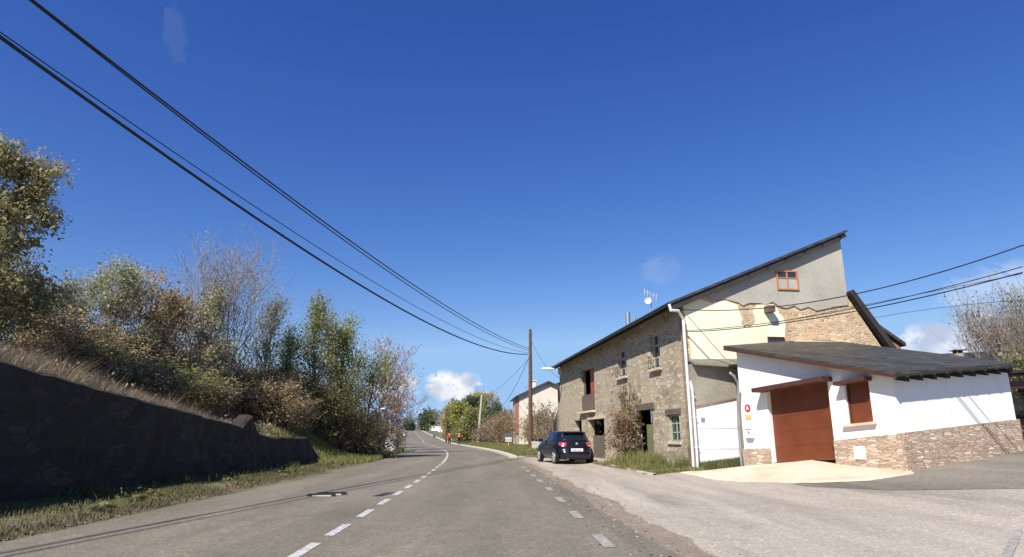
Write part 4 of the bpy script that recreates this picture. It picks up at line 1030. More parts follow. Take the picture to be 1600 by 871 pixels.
# ------------------------------------------------------------------ parked car
def make_car():
    c = Vector((2.02, 31.0)); z0 = zg1(2.9, 32)
    e = empty('parked_car', (3.02, 30.6, zg1(2.9, 31.5)+.0), R(13), label='dark blue hatchback parked on the gravel beside the stone house', cat='car')
    prof = [ # z, y_rear, y_front, halfwidth, exponent
        (.20, .12, 3.95, .74, 5), (.26, .03, 4.02, .80, 5), (.40, .0, 4.06, .845, 5), (.55, .0, 4.07, .86, 5), (.58, .05, 4.06, .862, 5), (.72, .08, 4.00, .865, 5), (.84, .09, 3.85, .86, 5),
        (.93, .12, 3.55, .845, 4.6), (.97, .15, 3.12, .825, 4.4), (1.02, .19, 2.98, .80, 4.2), (1.18, .32, 2.74, .745, 4.2), (1.32, .44, 2.50, .69, 4.2), (1.39, .40, 2.36, .655, 4), (1.425, .50, 2.2, .60, 4), (1.445, .75, 1.95, .48, 4)]
    def at(z):
        for a, b in zip(prof, prof[1:]):
            if a[0] <= z <= b[0]:
                f = (z-a[0])/(b[0]-a[0]); return [a[i]*(1-f)+b[i]*f for i in range(5)]
        return list(prof[-1])
    def S(phi, z, off=0):
        _, yr, yf, hw, ex = at(z); cyy = (yr+yf)/2; ry = (yf-yr)/2
        cs, sn = math.cos(phi), math.sin(phi)
        f = (abs(cs)**ex+abs(sn)**ex)**(-1/ex)
        return Vector((cs*f*(hw+off), cyy+sn*f*(ry+off), z))
    def phis_all(n=72): return [2*math.pi*i/n for i in range(n)]
    mb = MB(); K = 72; rings = [[S(p, r_[0]) for p in phis_all(K)] for r_ in prof]
    for i in range(len(rings)-1):
        for j in range(K): j2 = (j+1) % K; mb.face([rings[i][j], rings[i][j2], rings[i+1][j2], rings[i+1][j]])
    mb.face(rings[-1]); mb.face(rings[0][::-1])
    body = mb.build('body', MT['paint'], e, smooth=True)
    def patch(pa, pb, za, zb, off, name, mat, na=16, nz=4, parent=e, z_a2=None, z_b2=None):
        mb = MB()
        for i in range(na):
            for j in range(nz):
                q = []
                for (ii, jj) in ((i, j), (i+1, j), (i+1, j+1), (i, j+1)):
                    f = ii/na; zlo = za+((z_a2 if z_a2 is not None else za)-za)*f; zhi = zb+((z_b2 if z_b2 is not None else zb)-zb)*f
                    q.append(S(pa+(pb-pa)*f, zlo+(zhi-zlo)*jj/nz, off))
                mb.face(q)
        o = mb.build(name, mat, parent, smooth=True); sm = o.modifiers.new('s', 'SOLIDIFY'); sm.thickness = .006; sm.offset = 1; return o
    # angle of a point (x, y) at mid height
    def ang_of(x, y, z):
        _, yr, yf, hw, ex = at(z); return math.atan2((y-(yr+yf)/2)/((yf-yr)/2), x/hw)
    def angp(side, y, z):   # phi on the side surface where y matches
        best = min((abs(S(p, z).y-y), p) for p in [(-math.pi/2+.03+(math.pi-.06)*k/400) if side > 0 else (math.pi/2+.03+(math.pi-.06)*k/400) for k in range(401)]); return best[1]
    def angr(x, z):         # phi on the rear where x matches
        best = min((abs(S(p, z).x-x), p) for p in [math.pi+.02+(math.pi-.04)*k/400 for k in range(401)]); return best[1]
    patch(angr(-.56, 1.1), angr(.56, 1.1), 1.03, 1.31, .006, 'rear_window', MT['carglass'])
    for s in (-1, 1):
        rr = (angp(s, 1.05, 1.1), angp(s, 1.78, 1.1)) ; patch(rr[0], rr[1], 1.0, 1.31, .005, 'side_window', MT['carglass'], z_b2=1.34)
        rr = (angp(s, 1.86, 1.1), angp(s, 2.60, 1.05)); patch(rr[0], rr[1], 1.0, 1.33, .005, 'side_window', MT['carglass'], z_b2=1.12)
        tl = patch(angr(s*.46, .88), angp(s, .36, .88)+(2*math.pi if s > 0 else 0), .77, .95, .008, 'tail_light', MT['taillens'], z_a2=.82, z_b2=.96)
        patch(angr(s*.56, .8), angr(s*.66, .8), .765, .83, .013, 'reversing_lens', MT['revlens'], 4, 2, parent=tl)
        patch(angp(s, 3.60, .66), angr(s*.5, .66)*0+angp(s, 3.95, .66), .62, .78, .008, 'headlight', MT['revlens'])
        mb = MB(); m_ = Matrix.Rotation(R(s*-12), 4, 'Z'); mb.box((s*.93, 2.62, 1.03), (.20, .10, .13), M4=m_); mb.build('mirror', MT['paint'], e, bevel=.03)
        mb = MB(); mb.box((s*.868, 1.95, .84), (.02, .16, .025)); mb.build('door_handle', MT['paint'], e, bevel=.005)
    patch(angp(1, 2.75, 1.1)*0+angp(1, 2.72, 1.1), angp(-1, 2.72, 1.1), 1.02, 1.34, .006, 'windscreen', MT['carglass'])
    mb = MB(); mb.box((0, .035, .62), (.55, .03, .14)); pl = mb.build('number_plate', MT['signwhite'], e, bevel=.004)
    mb = MB()
    for i, x in enumerate((-.20, -.15, -.10, -.05, .04, .10, .16)): mb.box((x, .017, .62), (.028, .005, .06))
    mb.build('plate_marks', MT['greypipe'], pl)
    mb = MB(); mb.disc((0, .075, .90), (0, 1, 0), .052, .03, 16); mb.build('badge', MT['alloy'], e)
    mb = MB(); mb.box((0, -.005, .36), (1.1, .05, .14)); mb.build('bumper_insert', MT['blackish'], e, bevel=.01)
    mb = MB(); mb.box((0, .42, 1.39), (1.05, .22, .03)); mb.build('spoiler', MT['paint'], e, bevel=.01)
    mb = MB(); mb.tube([Vector((-.45, .05, .24)), Vector((-.45, -.02, .24))], .03, 8); mb.build('exhaust', MT['steel'], e)
    for s in (-1, 1):
        for y in (.70, 3.22):
            cxx = s*.79
            mb = MB(); mb.disc((s*.858, y, .33), (1, 0, 0), .365, .025, 28); mb.build('wheel_arch', MT['blackish'], e)
            we = MB(); we.tube([Vector((cxx-.09, y, .305)), Vector((cxx-.075, y, .305)), Vector((cxx+.075, y, .305)), Vector((cxx+.095*(1), y, .305))], [.27, .305, .305, .28], 28)
            wo_ = we.build('wheel', MT['black'], e, smooth=False)
            mb = MB(); xo = s*.892; mb.disc((xo, y, .305), (1, 0, 0), .06, .02, 12)
            for k in range(7):
                a = 2*math.pi*k/7; d_ = Vector((0, math.cos(a), math.sin(a))); n_ = Vector((0, -math.sin(a), math.cos(a)))*.026; c_ = Vector((xo, y, .305))
                x_ = Vector((.012, 0, 0)); mb.hexa([c_+d_*.04-n_-x_, c_+d_*.20-n_*1.3-x_, c_+d_*.20+n_*1.3-x_, c_+d_*.04+n_-x_, c_+d_*.04-n_+x_, c_+d_*.20-n_*1.3+x_, c_+d_*.20+n_*1.3+x_, c_+d_*.04+n_+x_])
            for k in range(28):
                a0_, a1_ = 2*math.pi*k/28, 2*math.pi*(k+1)/28
                f_ = lambda a, r, x: Vector((x, y+math.cos(a)*r, .305+math.sin(a)*r))
                mb.face([f_(a0_, .185, xo), f_(a1_, .185, xo), f_(a1_, .215, xo), f_(a0_, .215, xo)]); mb.face([f_(a0_, .215, xo), f_(a1_, .215, xo), f_(a1_, .215, xo-s*.04), f_(a0_, .215, xo-s*.04)])
            mb.build('rim', MT['alloy'], wo_)
    return e
car = make_car(); car.scale = (1.05, 1.05, 1.03)

# ------------------------------------------------------------------ people (two walkers)
def skin_mesh(name, pts, edges, radii, mat, parent, root=0, sub=1):
    me = bpy.data.meshes.new(name); me.from_pydata(pts, edges, []); o = link(name, me, mat, parent)
    o.modifiers.new('skin', 'SKIN'); lay = me.skin_vertices[0] if me.skin_vertices else None
    for i, r_ in enumerate(radii): lay.data[i].radius = (r_, r_)
    lay.data[root].use_root = True
    s = o.modifiers.new('sub', 'SUBSURF'); s.levels = sub; s.render_levels = sub
    return o
def walker(loc, rz, label, jacket, pack, stride=.25):
    e = empty('person', loc, rz, label=label, cat='person')
    st = stride
    J = dict(pel=(0, 0, .93), waist=(0, .02, 1.1), chest=(0, .03, 1.32), neck=(0, .05, 1.5), head=(0, .07, 1.62), top=(0, .06, 1.72),
             lh=(-.09, 0, .9), lk=(-.1, st*.7, .5), la=(-.1, st*.5, .09), lt=(-.1, st*.5+.2, .04), rh=(.09, 0, .9), rk=(.1, st*.1, .5), ra=(.1, -st*1.1, .13), rt=(.1, -st*1.1+.17, .04),
             ls=(-.19, .03, 1.42), le=(-.25, -.05, 1.15), lw=(-.24, .08, .93), lf=(-.24, .12, .85), rs=(.19, .03, 1.42), re=(.25, .0, 1.15), rw=(.24, .16, .97), rf=(.24, .20, .90))
    ks = list(J); E = [('pel', 'waist'), ('waist', 'chest'), ('chest', 'neck'), ('neck', 'head'), ('head', 'top'), ('pel', 'lh'), ('lh', 'lk'), ('lk', 'la'), ('la', 'lt'), ('pel', 'rh'), ('rh', 'rk'), ('rk', 'ra'), ('ra', 'rt'),
                       ('chest', 'ls'), ('ls', 'le'), ('le', 'lw'), ('lw', 'lf'), ('chest', 'rs'), ('rs', 're'), ('re', 'rw'), ('rw', 'rf')]
    rad = dict(pel=.13, waist=.115, chest=.14, neck=.055, head=.095, top=.07, lh=.09, lk=.06, la=.042, lt=.035, rh=.09, rk=.06, ra=.042, rt=.035, ls=.06, le=.042, lw=.03, lf=.035, rs=.06, re=.042, rw=.03, rf=.035)
    skin_mesh('body', [J[k] for k in ks], [(ks.index(a), ks.index(b)) for a, b in E], [rad[k] for k in ks], MT['skin'], e)
    tr = ['pel', 'lh', 'lk', 'la', 'rh', 'rk', 'ra']; skin_mesh('trousers', [J[k] for k in tr], [(tr.index(a), tr.index(b)) for a, b in E if a in tr and b in tr], [rad[k]+.022 for k in tr], MT['cloth_dark'], e)
    jk = ['waist', 'pel', 'chest', 'ls', 'le', 'lw', 'rs', 're', 'rw']; skin_mesh('jacket', [J[k] for k in jk], [(jk.index(a), jk.index(b)) for a, b in E if a in jk and b in jk], [rad[k]+.024 for k in jk], jacket, e)
    mb = MB(); mb.tube([Vector((0, .05, 1.60)), Vector((0, .05, 1.68)), Vector((0, .04, 1.76))], [.108, .112, .06], 12); mb.build('hair', MT['cloth_dark'], e, smooth=True)
    mb = MB()
    for s in (-1, 1): mb.box((s*.035, .165, 1.635), (.02, .01, .012))
    mb.build('eyes', MT['black'], e)
    if pack is not None:
        mb = MB(); mb.box((0, -.22, 1.28), (.36, .26, .58)); mb.build('backpack', pack, e, bevel=.08)
    return e
wy = 88; wpx = P(702, 697, wy); walker((wpx.x, wy, zg1(wpx.x, wy)), R(190), 'walker in red jacket and dark trousers at the road edge, left of the two', MT['cloth_red'], None)
wy = 86; wpx = P(717, 697, wy); walker((wpx.x, wy, zg1(wpx.x, wy)), R(10), 'walker carrying a bright red backpack beside the kerb, right of the two', MT['cloth_dark'], MT['cloth_orange'], .15)

# ------------------------------------------------------------------ signs and small things
def post_sign(name, u, vb, vt, Y, mat_plate, size, label, cat='sign', post=MT['steel'], extra=None):
    b = P(u, vb, Y); z = zg1(b.x, Y); zt = P(u, vt, Y).z
    e = empty(name, (b.x, Y, z), label=label, cat=cat)
    mb = MB(); mb.tube([Vector((0, 0, -.1)), Vector((0, 0, zt-z))], .035, 8); mb.build('post', post, e)
    mb = MB(); mb.box((0, -.05, zt-z-size[1]/2), (size[0], .03, size[1])); mb.build('plate', mat_plate, e, bevel=.008)
    if extra: extra(e, zt-z)
    return e
def bluetop(e, h):
    mb = MB(); mb.box((0, -.052, h+.14), (.82, .03, .26)); mb.build('upper_plate', MT['signblue'], e)
    mb = MB()
    for i in range(4): mb.box((-.25+i*.16, -.068, h-.24), (.08, .004, .09))
    mb.build('lettering', MT['oldwood'], e)
post_sign('village_sign', 794.5, 699, 683.5, 62, MT['signyellow'], (.62, .42), 'cream information sign with blue top panel on a yellow post', post=MT['signyellow'], extra=bluetop)
post_sign('distant_sign', 687.5, 680, 672.5, 112, MT['signwhite'], (.75, .3), 'small white rectangular sign on the verge up the road', extra=None)
def tri(e, h):
    pass
post_sign('road_sign', 633, 698, 675, 72, MT['signwhite'], (.42, .42), 'small square sign back on a thin post at left verge beside the bend')
post_sign('marker_post', 599, 706, 680, 41, MT['signwhite'], (.36, .2), 'narrow white plate on a thin grey post on left bank')
# left street lamp
b = P(597.5, 675, 44); zt = P(597.5, 639.5, 44).z; z = zg1(b.x, 44)
e = empty('street_lamp', (b.x, 44, z), label='thin street lamp with flat white head above the left bushes', cat='street lamp')
mb = MB(); mb.tube([Vector((0, 0, -.1)), Vector((0, 0, zt-z-.1))], .05, 8); mb.build('post', MT['steel'], e)
mb = MB(); mb.tube([Vector((-.25, 0, zt-z)), Vector((0, 0, zt-z+.03)), Vector((.08, 0, zt-z))], [.03, .055, .04], 8); mb.build('lamp_head', MT['pipe'], e)
# two concrete posts at the left
for (u, vb, vt, Y, lb) in ((618.5, 697, 650, 50, 'pale round concrete pole behind the left verge, taller of two'), (610.5, 690, 656, 52, 'pale concrete pole on left bank, shorter of two')):
    b = P(u, vb, Y); pole('concrete_pole', (b.x, Y, zg1(b.x, Y)), P(u-1, vt, Y), .09, .07, MT['concrete_pole'], lb, cat='pole', arms=False)
# dark blue roofed hut and white garden wall at the left
b = P(598, 668, 54); hz = zg1(b.x, 54)
e = empty('garden_hut', (b.x, 54, hz), label='small hut with dark blue roof among left bushes', cat='hut')
mb = MB(); mb.box((0, 0, .9), (2.4, 2, 1.8)); mb.build('wall', MT['render2'], e)
mb = MB(); mb.prism([Vector((-1.6, -1.3, 1.7)), Vector((1.6, -1.3, 1.7)), Vector((.5, -1.3, 3.0)), Vector((-.5, -1.3, 3.0))], (0, 2.6, 0)); mb.build('roof', plain('blue slate', (.02, .03, .07), .5), e)
b = P(606, 690, 48); 
e = empty('garden_wall', (b.x, 48, zg1(b.x, 48)), label='short broken whitewashed wall on the left bank behind thin post', cat='wall')
mb = MB()
for i, (x, h) in enumerate(((-.55, 1.0), (-.15, .8), (.28, .85))): mb.box((x, 0, h/2), (.33, .22, h), R(4*i))
mb.build('panel', MT['white'], e, bevel=.03)
# whitewashed boulder + low white block by the car's nose
b = P(845, 692, 47); e = tag(None or empty('painted_stone', (b.x, 47, zg1(b.x, 47))), 'upright whitewashed boundary stone just left of the dark car', 'stone')
bm = bmesh.new(); bmesh.ops.create_icosphere(bm, subdivisions=3, radius=.5)
rr = random.Random(2)
for v_ in bm.verts: v_.co = Vector((v_.co.x*.62, v_.co.y*.6, v_.co.z*1.3+.5))*(1+rr.uniform(-.06, .06))*.62
me = bpy.data.meshes.new('stone'); bm.to_mesh(me); bm.free(); link('block', me, MT['white'], e)
b = P(836, 695, 50); e = tag(empty('low_block', (b.x, 50, zg1(b.x, 50))), 'low pale concrete block in the grass at the foot of the pole', 'block')
mb = MB(); mb.box((0, 0, .22), (.5, .4, .6)); mb.build('block', MT['kerb'], e, bevel=.04); mb = MB(); mb.box((0, 0, .56), (.56, .46, .06)); mb.build('cap', MT['white'], e)
# small white litter by the downpipe
b = Vector((5.95, 22.2)); e = tag(empty('plastic_bag', G(b.x, b.y)), 'crumpled white plastic scrap in the grass by the downpipe', 'litter')
mb = MB()
for i in range(7): a = i*.9; mb.face([Vector((0, 0, .02)), Vector((math.cos(a)*.12, math.sin(a)*.1, .04+.05*(i % 2))), Vector((math.cos(a+.9)*.12, math.sin(a+.9)*.1, .07))])
mb.build('film', MT['signwhite'], e)
# flat metal grating strips lying in the carriageway
gx, gy = gpt(509, 776)
e = tag(empty('road_grating', (gx, gy, zg1(gx, gy)+.02), R(4)), 'two dark metal grating strips set in the left lane', 'grating')
mb = MB()
mb.box((.08, .28, .022), (.62, .16, .045)); mb.box((-.07, -.10, .022), (.58, .16, .045)); mb.build('bars', MT['blackish'], e)
mb = MB(); mb.box((.08, .385, .016), (.60, .04, .032)); mb.box((.02, .09, .012), (.60, .10, .024)); mb.box((-.04, -.21, .012), (.40, .04, .024)); mb.build('frame', MT['kerb'], e)
# far little white houses at the crest
b = P(668, 668, 330)
gable_house('far_house', b.x+6, 330, 3.0, 9, 8, 3.0, 1.4, R(80), MT['white'], MT['tile'], 'tiny white house far off beside the road crest', oh=.2)
# bin/blue sign near crest
post_sign('distant_marker', 678.5, 684, 680, 120, MT['blackish'], (.3, .5), 'tiny dark marker post on the kerb up the road')

# ------------------------------------------------------------------ vegetation generators
def tubes_np(P0, P1, R0, R1, k):
    P0, P1 = np.asarray(P0, float), np.asarray(P1, float); R0, R1 = np.asarray(R0), np.asarray(R1)
    D = P1-P0; ln = np.linalg.norm(D, axis=1, keepdims=True); D = D/np.maximum(ln, 1e-6)
    A = np.where(np.abs(D[:, 2:3]) < .9, np.array([[0, 0, 1.]]), np.array([[1., 0, 0]]))
    X = np.cross(D, A); X /= np.linalg.norm(X, axis=1, keepdims=True); Yv = np.cross(D, X)
    an = np.arange(k)*2*math.pi/k; c, s = np.cos(an), np.sin(an)
    ring = X[:, None, :]*c[None, :, None]+Yv[:, None, :]*s[None, :, None]
    V = np.concatenate([P0[:, None]+ring*R0[:, None, None], P1[:, None]+ring*R1[:, None, None]], 1)  # n,2k,3
    n = len(P0); base = (np.arange(n)*2*k)[:, None, None]
    j = np.arange(k); f = np.stack([j, (j+1) % k, k+(j+1) % k, k+j], -1)[None]
    return V.reshape(-1, 3), (base+f).reshape(-1, 4)
def np_mesh(name, V, Fq, mat, parent=None, **kw):
    me = bpy.data.meshes.new(name); nv = len(V); nf = len(Fq); k = Fq.shape[1]
    me.vertices.add(nv); me.vertices.foreach_set('co', np.ascontiguousarray(V, dtype=np.float32).ravel())
    me.loops.add(nf*k); me.loops.foreach_set('vertex_index', np.ascontiguousarray(Fq, dtype=np.int32).ravel())
    me.polygons.add(nf); me.polygons.foreach_set('loop_start', np.arange(0, nf*k, k, dtype=np.int32)); me.polygons.foreach_set('loop_total', np.full(nf, k, dtype=np.int32))
    me.update(calc_edges=True); return link(name, me, mat, parent, **kw)
def leaves_np(C, rng, size, aspect=.6, flat=0.0):
    n = len(C); a = rng.normal(size=(n, 3)); a /= np.linalg.norm(a, axis=1, keepdims=True)
    b = rng.normal(size=(n, 3)); b -= (a*b).sum(1, keepdims=True)*a; b /= np.linalg.norm(b, axis=1, keepdims=True)
    s = size*np.exp(rng.normal(0, .38, (n, 1)))
    V = np.stack([C-a*s, C+b*s*aspect, C+a*s, C-b*s*aspect], 1).reshape(-1, 3)
    return V, np.arange(4*n).reshape(n, 4)

def skeleton(rng, H, Rr, trunk=.25, nmain=14, depth=2, up=.5, kids=4, wob=.12, r0=.14, stems=1, column=False, droop=0):
    S0, S1, A0, A1, tips = [], [], [], [], []
    def seg(p, q, ra, rb): S0.append(p); S1.append(q); A0.append(ra); A1.append(rb)
    def branch(p, d, ln, r, lv):
        ns = 4 if lv < depth else 3; pts = [p]; q = p; dd = d
        for i in range(ns):
            dd = dd + rng.normal(size=3)*wob*1.4 + np.array([0, 0, (up*.22 - droop*.3*(lv > 0))]); dd /= np.linalg.norm(dd)
            q2 = q+dd*ln/ns; seg(q, q2, r*(1-i/ns*.6), r*(1-(i+1)/ns*.6)); q = q2; pts.append(q)
            if lv >= depth-1: tips.append(q)
        if lv < depth:
            for c in range(kids):
                f = rng.uniform(.25, 1.0)*ns; i = min(int(f), ns-1); pp = pts[i]+(pts[i+1]-pts[i])*(f-i)
                nd = dd*.75 + rng.normal(size=3)*.62; nd /= np.linalg.norm(nd)
                branch(pp, nd, ln*rng.uniform(.38, .62), r*.45, lv+1)
    for sidx in range(stems):
        base = np.array([rng.normal()*.12*(stems > 1)*Rr, rng.normal()*.12*(stems > 1)*Rr, -.1]); hh = H*(rng.uniform(.75, 1) if stems > 1 else 1)
        lean = rng.normal(size=2)*(.30*Rr/max(H, .1) if stems > 1 else .05)
        N_ = 8; tp = [base]; rr = r0/(stems**.5)
        for i in range(N_):
            q = tp[-1]+np.array([lean[0]*hh/N_+rng.normal()*.02*hh, lean[1]*hh/N_+rng.normal()*.02*hh, hh*.96/N_]); seg(tp[-1], q, rr*(1-i/N_*.85), rr*(1-(i+1)/N_*.85)); tp.append(q)
        for m in range(nmain):
            f = trunk+(1-trunk)*((m+rng.uniform(0, 1))/nmain)*.98; x = f*N_; i = min(int(x), N_-1); p = tp[i]+(tp[i+1]-tp[i])*(x-i)
            az = m*2.4+rng.uniform(0, .8); g_ = (f-trunk)/(1-trunk)
            env = (1-.55*g_) if column else math.sin(math.pi*min(.98, .18+.72*g_))**.7
            el = .25+up*.9*g_+rng.uniform(-.15, .25)+(.55 if column else 0)
            d = np.array([math.cos(az)*math.cos(el), math.sin(az)*math.cos(el), math.sin(el)])
            branch(p, d, Rr*env*rng.uniform(.7, 1.1), rr*.42*(1-.5*g_), 1)
        tips.append(tp[-1])
    return map(np.array, (S0, S1, A0, A1, tips))
def plant(name, loc, seed, H, Rr, leafmat, barkmat, nleaf, lsize, label, cat, group=None, spread=.22, twig_min=.006, aspect=.6, crown_name='crown', trunk_name='trunk', **kw):
    rng = np.random.default_rng(seed); S0, S1, A0, A1, tips = skeleton(rng, H, Rr, **kw)
    e = empty(name, loc, label=label, cat=cat, group=group)
    A0 = np.maximum(A0, twig_min); A1 = np.maximum(A1, twig_min)
    big = A0 > .03
    Vs, Fs = [], []
    V1, F1 = tubes_np(S0[big], S1[big], A0[big], A1[big], 6) if big.any() else (np.zeros((0, 3)), np.zeros((0, 4), int))
    V2, F2 = tubes_np(S0[~big], S1[~big], A0[~big], A1[~big], 3)
    np_mesh(trunk_name, np.concatenate([V1, V2]), np.concatenate([F1, F2+len(V1)]), barkmat, e)
    if nleaf:
        # leaves gather on part of the twigs only, so that clumps and gaps form
        wgt = rng.uniform(0, 1, len(tips))**1.6; wgt /= wgt.sum()
        C = tips[rng.choice(len(tips), nleaf, p=wgt)]+rng.normal(size=(nleaf, 3))*spread
        V, Fq = leaves_np(C, rng, lsize, aspect); np_mesh(crown_name, V, Fq, leafmat, e)
    return e
def copy_tree(o, loc, rz, sc, label=None):
    c = o.copy(); COL.objects.link(c); c.location = loc; c.rotation_euler = (0, 0, rz); c.scale = (sc[0], sc[0], sc[1])
    if label: c['label'] = label
    for ch_ in list(o.children):
        d = ch_.copy(); COL.objects.link(d); d.parent = c
    return c
LF = {
 'olive': foliage('olive brown leaves', [(.17, .155, .06), (.32, .28, .12), (.42, .35, .15), (.26, .25, .12), (.48, .43, .25)], trans=.45),
 'pale': foliage('pale grey green young leaves', [(.26, .27, .14), (.42, .42, .26), (.52, .49, .33), (.30, .32, .15)], trans=.45),
 'tan': foliage('tan catkin leaves', [(.32, .23, .11), (.48, .37, .20), (.55, .42, .25), (.26, .20, .10)], trans=.45),
 'green': foliage('spring green leaves', [(.19, .22, .07), (.30, .32, .10), (.38, .37, .14), (.24, .24, .09)], trans=.45),
 'bright': foliage('yellow green leaves', [(.27, .30, .07), (.38, .38, .09), (.46, .42, .13), (.22, .22, .07)], trans=.45),
 'brown': foliage('dead brown leaves', [(.24, .18, .12), (.38, .29, .19), (.44, .34, .23), (.26, .24, .12)], trans=.4),
 'rust': foliage('rusty leaves', [(.26, .15, .08), (.38, .23, .13), (.28, .22, .11), (.34, .26, .15)], trans=.4),
 'blossom': foliage('pale blossom buds', [(.55, .47, .47), (.66, .60, .60), (.42, .35, .35)], trans=.4),
 'ivy': foliage('dark ivy', [(.05, .08, .025), (.09, .13, .04), (.14, .17, .05)], trans=.35),
 'yellow': foliage('yellowish spring leaves', [(.46, .42, .13), (.54, .48, .18), (.38, .37, .13), (.44, .33, .12)], trans=.45),
}
def at_px(u, v_top, Y, zbase=None):
    p = P(u, v_top, Y); z = zg1(p.x, Y); return Vector((p.x, Y, z)), p.z-z
T = 'tree'
def tree(u, vt, Y, seed, Rr, leaf, bark, nl, ls, label, **kw):
    loc, H = at_px(u, vt, Y); H *= .88 if (u < 590 or u > 1500) else 1; return plant('tree', loc, seed, H, Rr, LF[leaf], MT[bark], nl, ls, label, 'tree', **kw)
tree(26, 200, 19, 11, 1.45, 'olive', 'bark', 23256, 0.047, 'big olive brown leafy tree at the left edge', trunk=.15, nmain=24, depth=3, kids=4, r0=.20, up=.15, spread=.20, droop=.5)
tree(-60, 330, 21, 12, 2.2, 'olive', 'bark', 11016, 0.050, 'lower leafy tree half outside the left edge of the view', trunk=.22, nmain=16, depth=3, kids=4, r0=.2, up=.3, spread=.2)
tree(75, 400, 23, 10, 1.6, 'pale', 'bark', 9792, 0.043, 'drooping grey green tree just under the big leafy one', trunk=.1, nmain=18, depth=3, kids=3, r0=.13, up=.1, spread=.2, droop=.6)
tree(172, 410, 25, 13, 1.6, 'pale', 'barkgrey', 11016, 0.040, 'pale green tree right of the big leafy one', trunk=.2, nmain=20, depth=3, kids=3, r0=.11, up=.6, spread=.18)
tree(120, 470, 27, 14, 2.2, 'pale', 'bark', 11016, 0.043, 'grey green low crowned tree close to the big leafy tree', trunk=.15, nmain=18, depth=3, kids=3, r0=.12, up=.5, spread=.2)
tree(232, 450, 27, 15, 2.2, 'tan', 'bark', 13464, 0.043, 'tan leaved rounded tree left of the bare tall one', trunk=.12, nmain=20, depth=3, kids=3, r0=.12, up=.45, spread=.2)
tree(285, 468, 28, 9, 1.9, 'tan', 'barkgrey', 8568, 0.043, 'smaller tan tree between the rounded tan tree and bare one', trunk=.10, nmain=20, depth=3, kids=3, r0=.10, up=.55, spread=.2)
tree(325, 440, 29, 16, 2.0, 'pale', 'barkgrey', 6732, 0.040, 'slender pale tree just left of the bare tall one', trunk=.12, nmain=24, depth=3, kids=3, r0=.10, up=.8, spread=.18, column=True)
tree(366, 385, 31, 17, 4.6, 'pale', 'barkgrey', 3182, 0.032, 'tall bare tree with upswept fine grey twigs', trunk=.22, nmain=12, depth=2, kids=5, r0=.16, up=.9, column=True, twig_min=.008, wob=.09, stems=11, spread=.15)
tree(408, 450, 33, 18, 2.0, 'green', 'barkgrey', 4651, 0.036, 'thin lightly leafed tree right of the bare tall one', trunk=.12, nmain=30, depth=3, kids=4, r0=.10, up=.9, column=True, twig_min=.008, spread=.2, wob=.1)
tree(450, 515, 35, 19, 1.9, 'green', 'bark', 6732, 0.036, 'short sparse green tree before the green poplar', trunk=.08, nmain=26, depth=3, kids=4, r0=.10, up=.8, column=True, spread=.22)
tree(500, 466, 36, 20, 2.6, 'green', 'bark', 11628, 0.040, 'upright green poplar, taller of the green pair', trunk=.06, nmain=30, depth=3, kids=4, r0=.12, up=.9, column=True, spread=.22, wob=.1)
tree(528, 500, 39, 29, 2.4, 'pale', 'barkgrey', 3060, 0.036, 'thin grey twigged tree between the two upright green ones', trunk=.06, nmain=30, depth=3, kids=4, r0=.10, up=.9, column=True, spread=.2, twig_min=.009)
tree(552, 495, 37, 21, 2.8, 'bright', 'bark', 12240, 0.040, 'upright yellow green poplar near the end of left bank', trunk=.05, nmain=30, depth=3, kids=4, r0=.12, up=.85, column=True, spread=.24)
tree(578, 550, 40, 28, 2.4, 'green', 'bark', 8568, 0.043, 'leaning green tree at the end of the left bank', trunk=.05, nmain=24, depth=3, kids=4, r0=.10, up=.6, spread=.26)
tree(600, 545, 48, 22, 2.6, 'blossom', 'twigred', 6364, 0.032, 'bare tree with pale pink buds at the end of the left bank', trunk=.12, nmain=34, depth=3, kids=4, r0=.11, up=.6, twig_min=.009, spread=.14)
tree(622, 590, 60, 23, 2.6, 'blossom', 'twigred', 3672, 0.040, 'small twiggy budding tree overhanging the left verge', trunk=.15, nmain=28, depth=3, kids=4, r0=.11, up=.6, twig_min=.011, spread=.16)
tree(612, 622, 70, 24, 1.6, 'tan', 'bark', 4284, 0.072, 'small orange brown tree behind the concrete poles', trunk=.1, nmain=16, depth=2, kids=5, r0=.1, up=.4, spread=.3)
# right far side
tree(702, 640, 112, 31, 2.2, 'yellow', 'bark', 5200, .13, 'golden yellow tree behind the thin brown pole', trunk=.08, nmain=18, depth=2, kids=6, r0=.14, up=.6, spread=.3)
tree(722, 636, 106, 32, 2.4, 'bright', 'bark', 6500, .13, 'yellow green bush tree between the two far poles', trunk=.05, nmain=18, depth=2, kids=6, r0=.14, up=.5, spread=.32)
tree(738, 648, 94, 33, 2.0, 'green', 'bark', 7000, .12, 'rounded green tree at the foot of leaning pole', trunk=.04, nmain=18, depth=2, kids=6, r0=.14, up=.5, spread=.3)
tree(730, 628, 125, 34, 3.0, 'ivy', 'bark', 5500, .16, 'dark evergreen behind the green trees at the bend', trunk=.08, nmain=18, depth=2, kids=5, r0=.16, up=.4, spread=.4)
tree(748, 622, 170, 35, 4.5, 'yellow', 'barkgrey', 5500, .16, 'tall pale yellow tree far behind the bend', trunk=.15, nmain=20, depth=2, kids=6, r0=.2, up=.6, spread=.4)
tree(768, 628, 100, 36, 2.4, 'brown', 'twigred', 1800, .08, 'bare reddish tree right of the leaning pole', trunk=.12, nmain=24, depth=3, kids=3, r0=.12, up=.7, twig_min=.014, spread=.2)
tree(780, 636, 90, 37, 1.8, 'ivy', 'bark', 2500, .10, 'small bluish dark tree beside the bare reddish one', trunk=.1, nmain=16, depth=2, kids=5, r0=.1, up=.5, spread=.25)
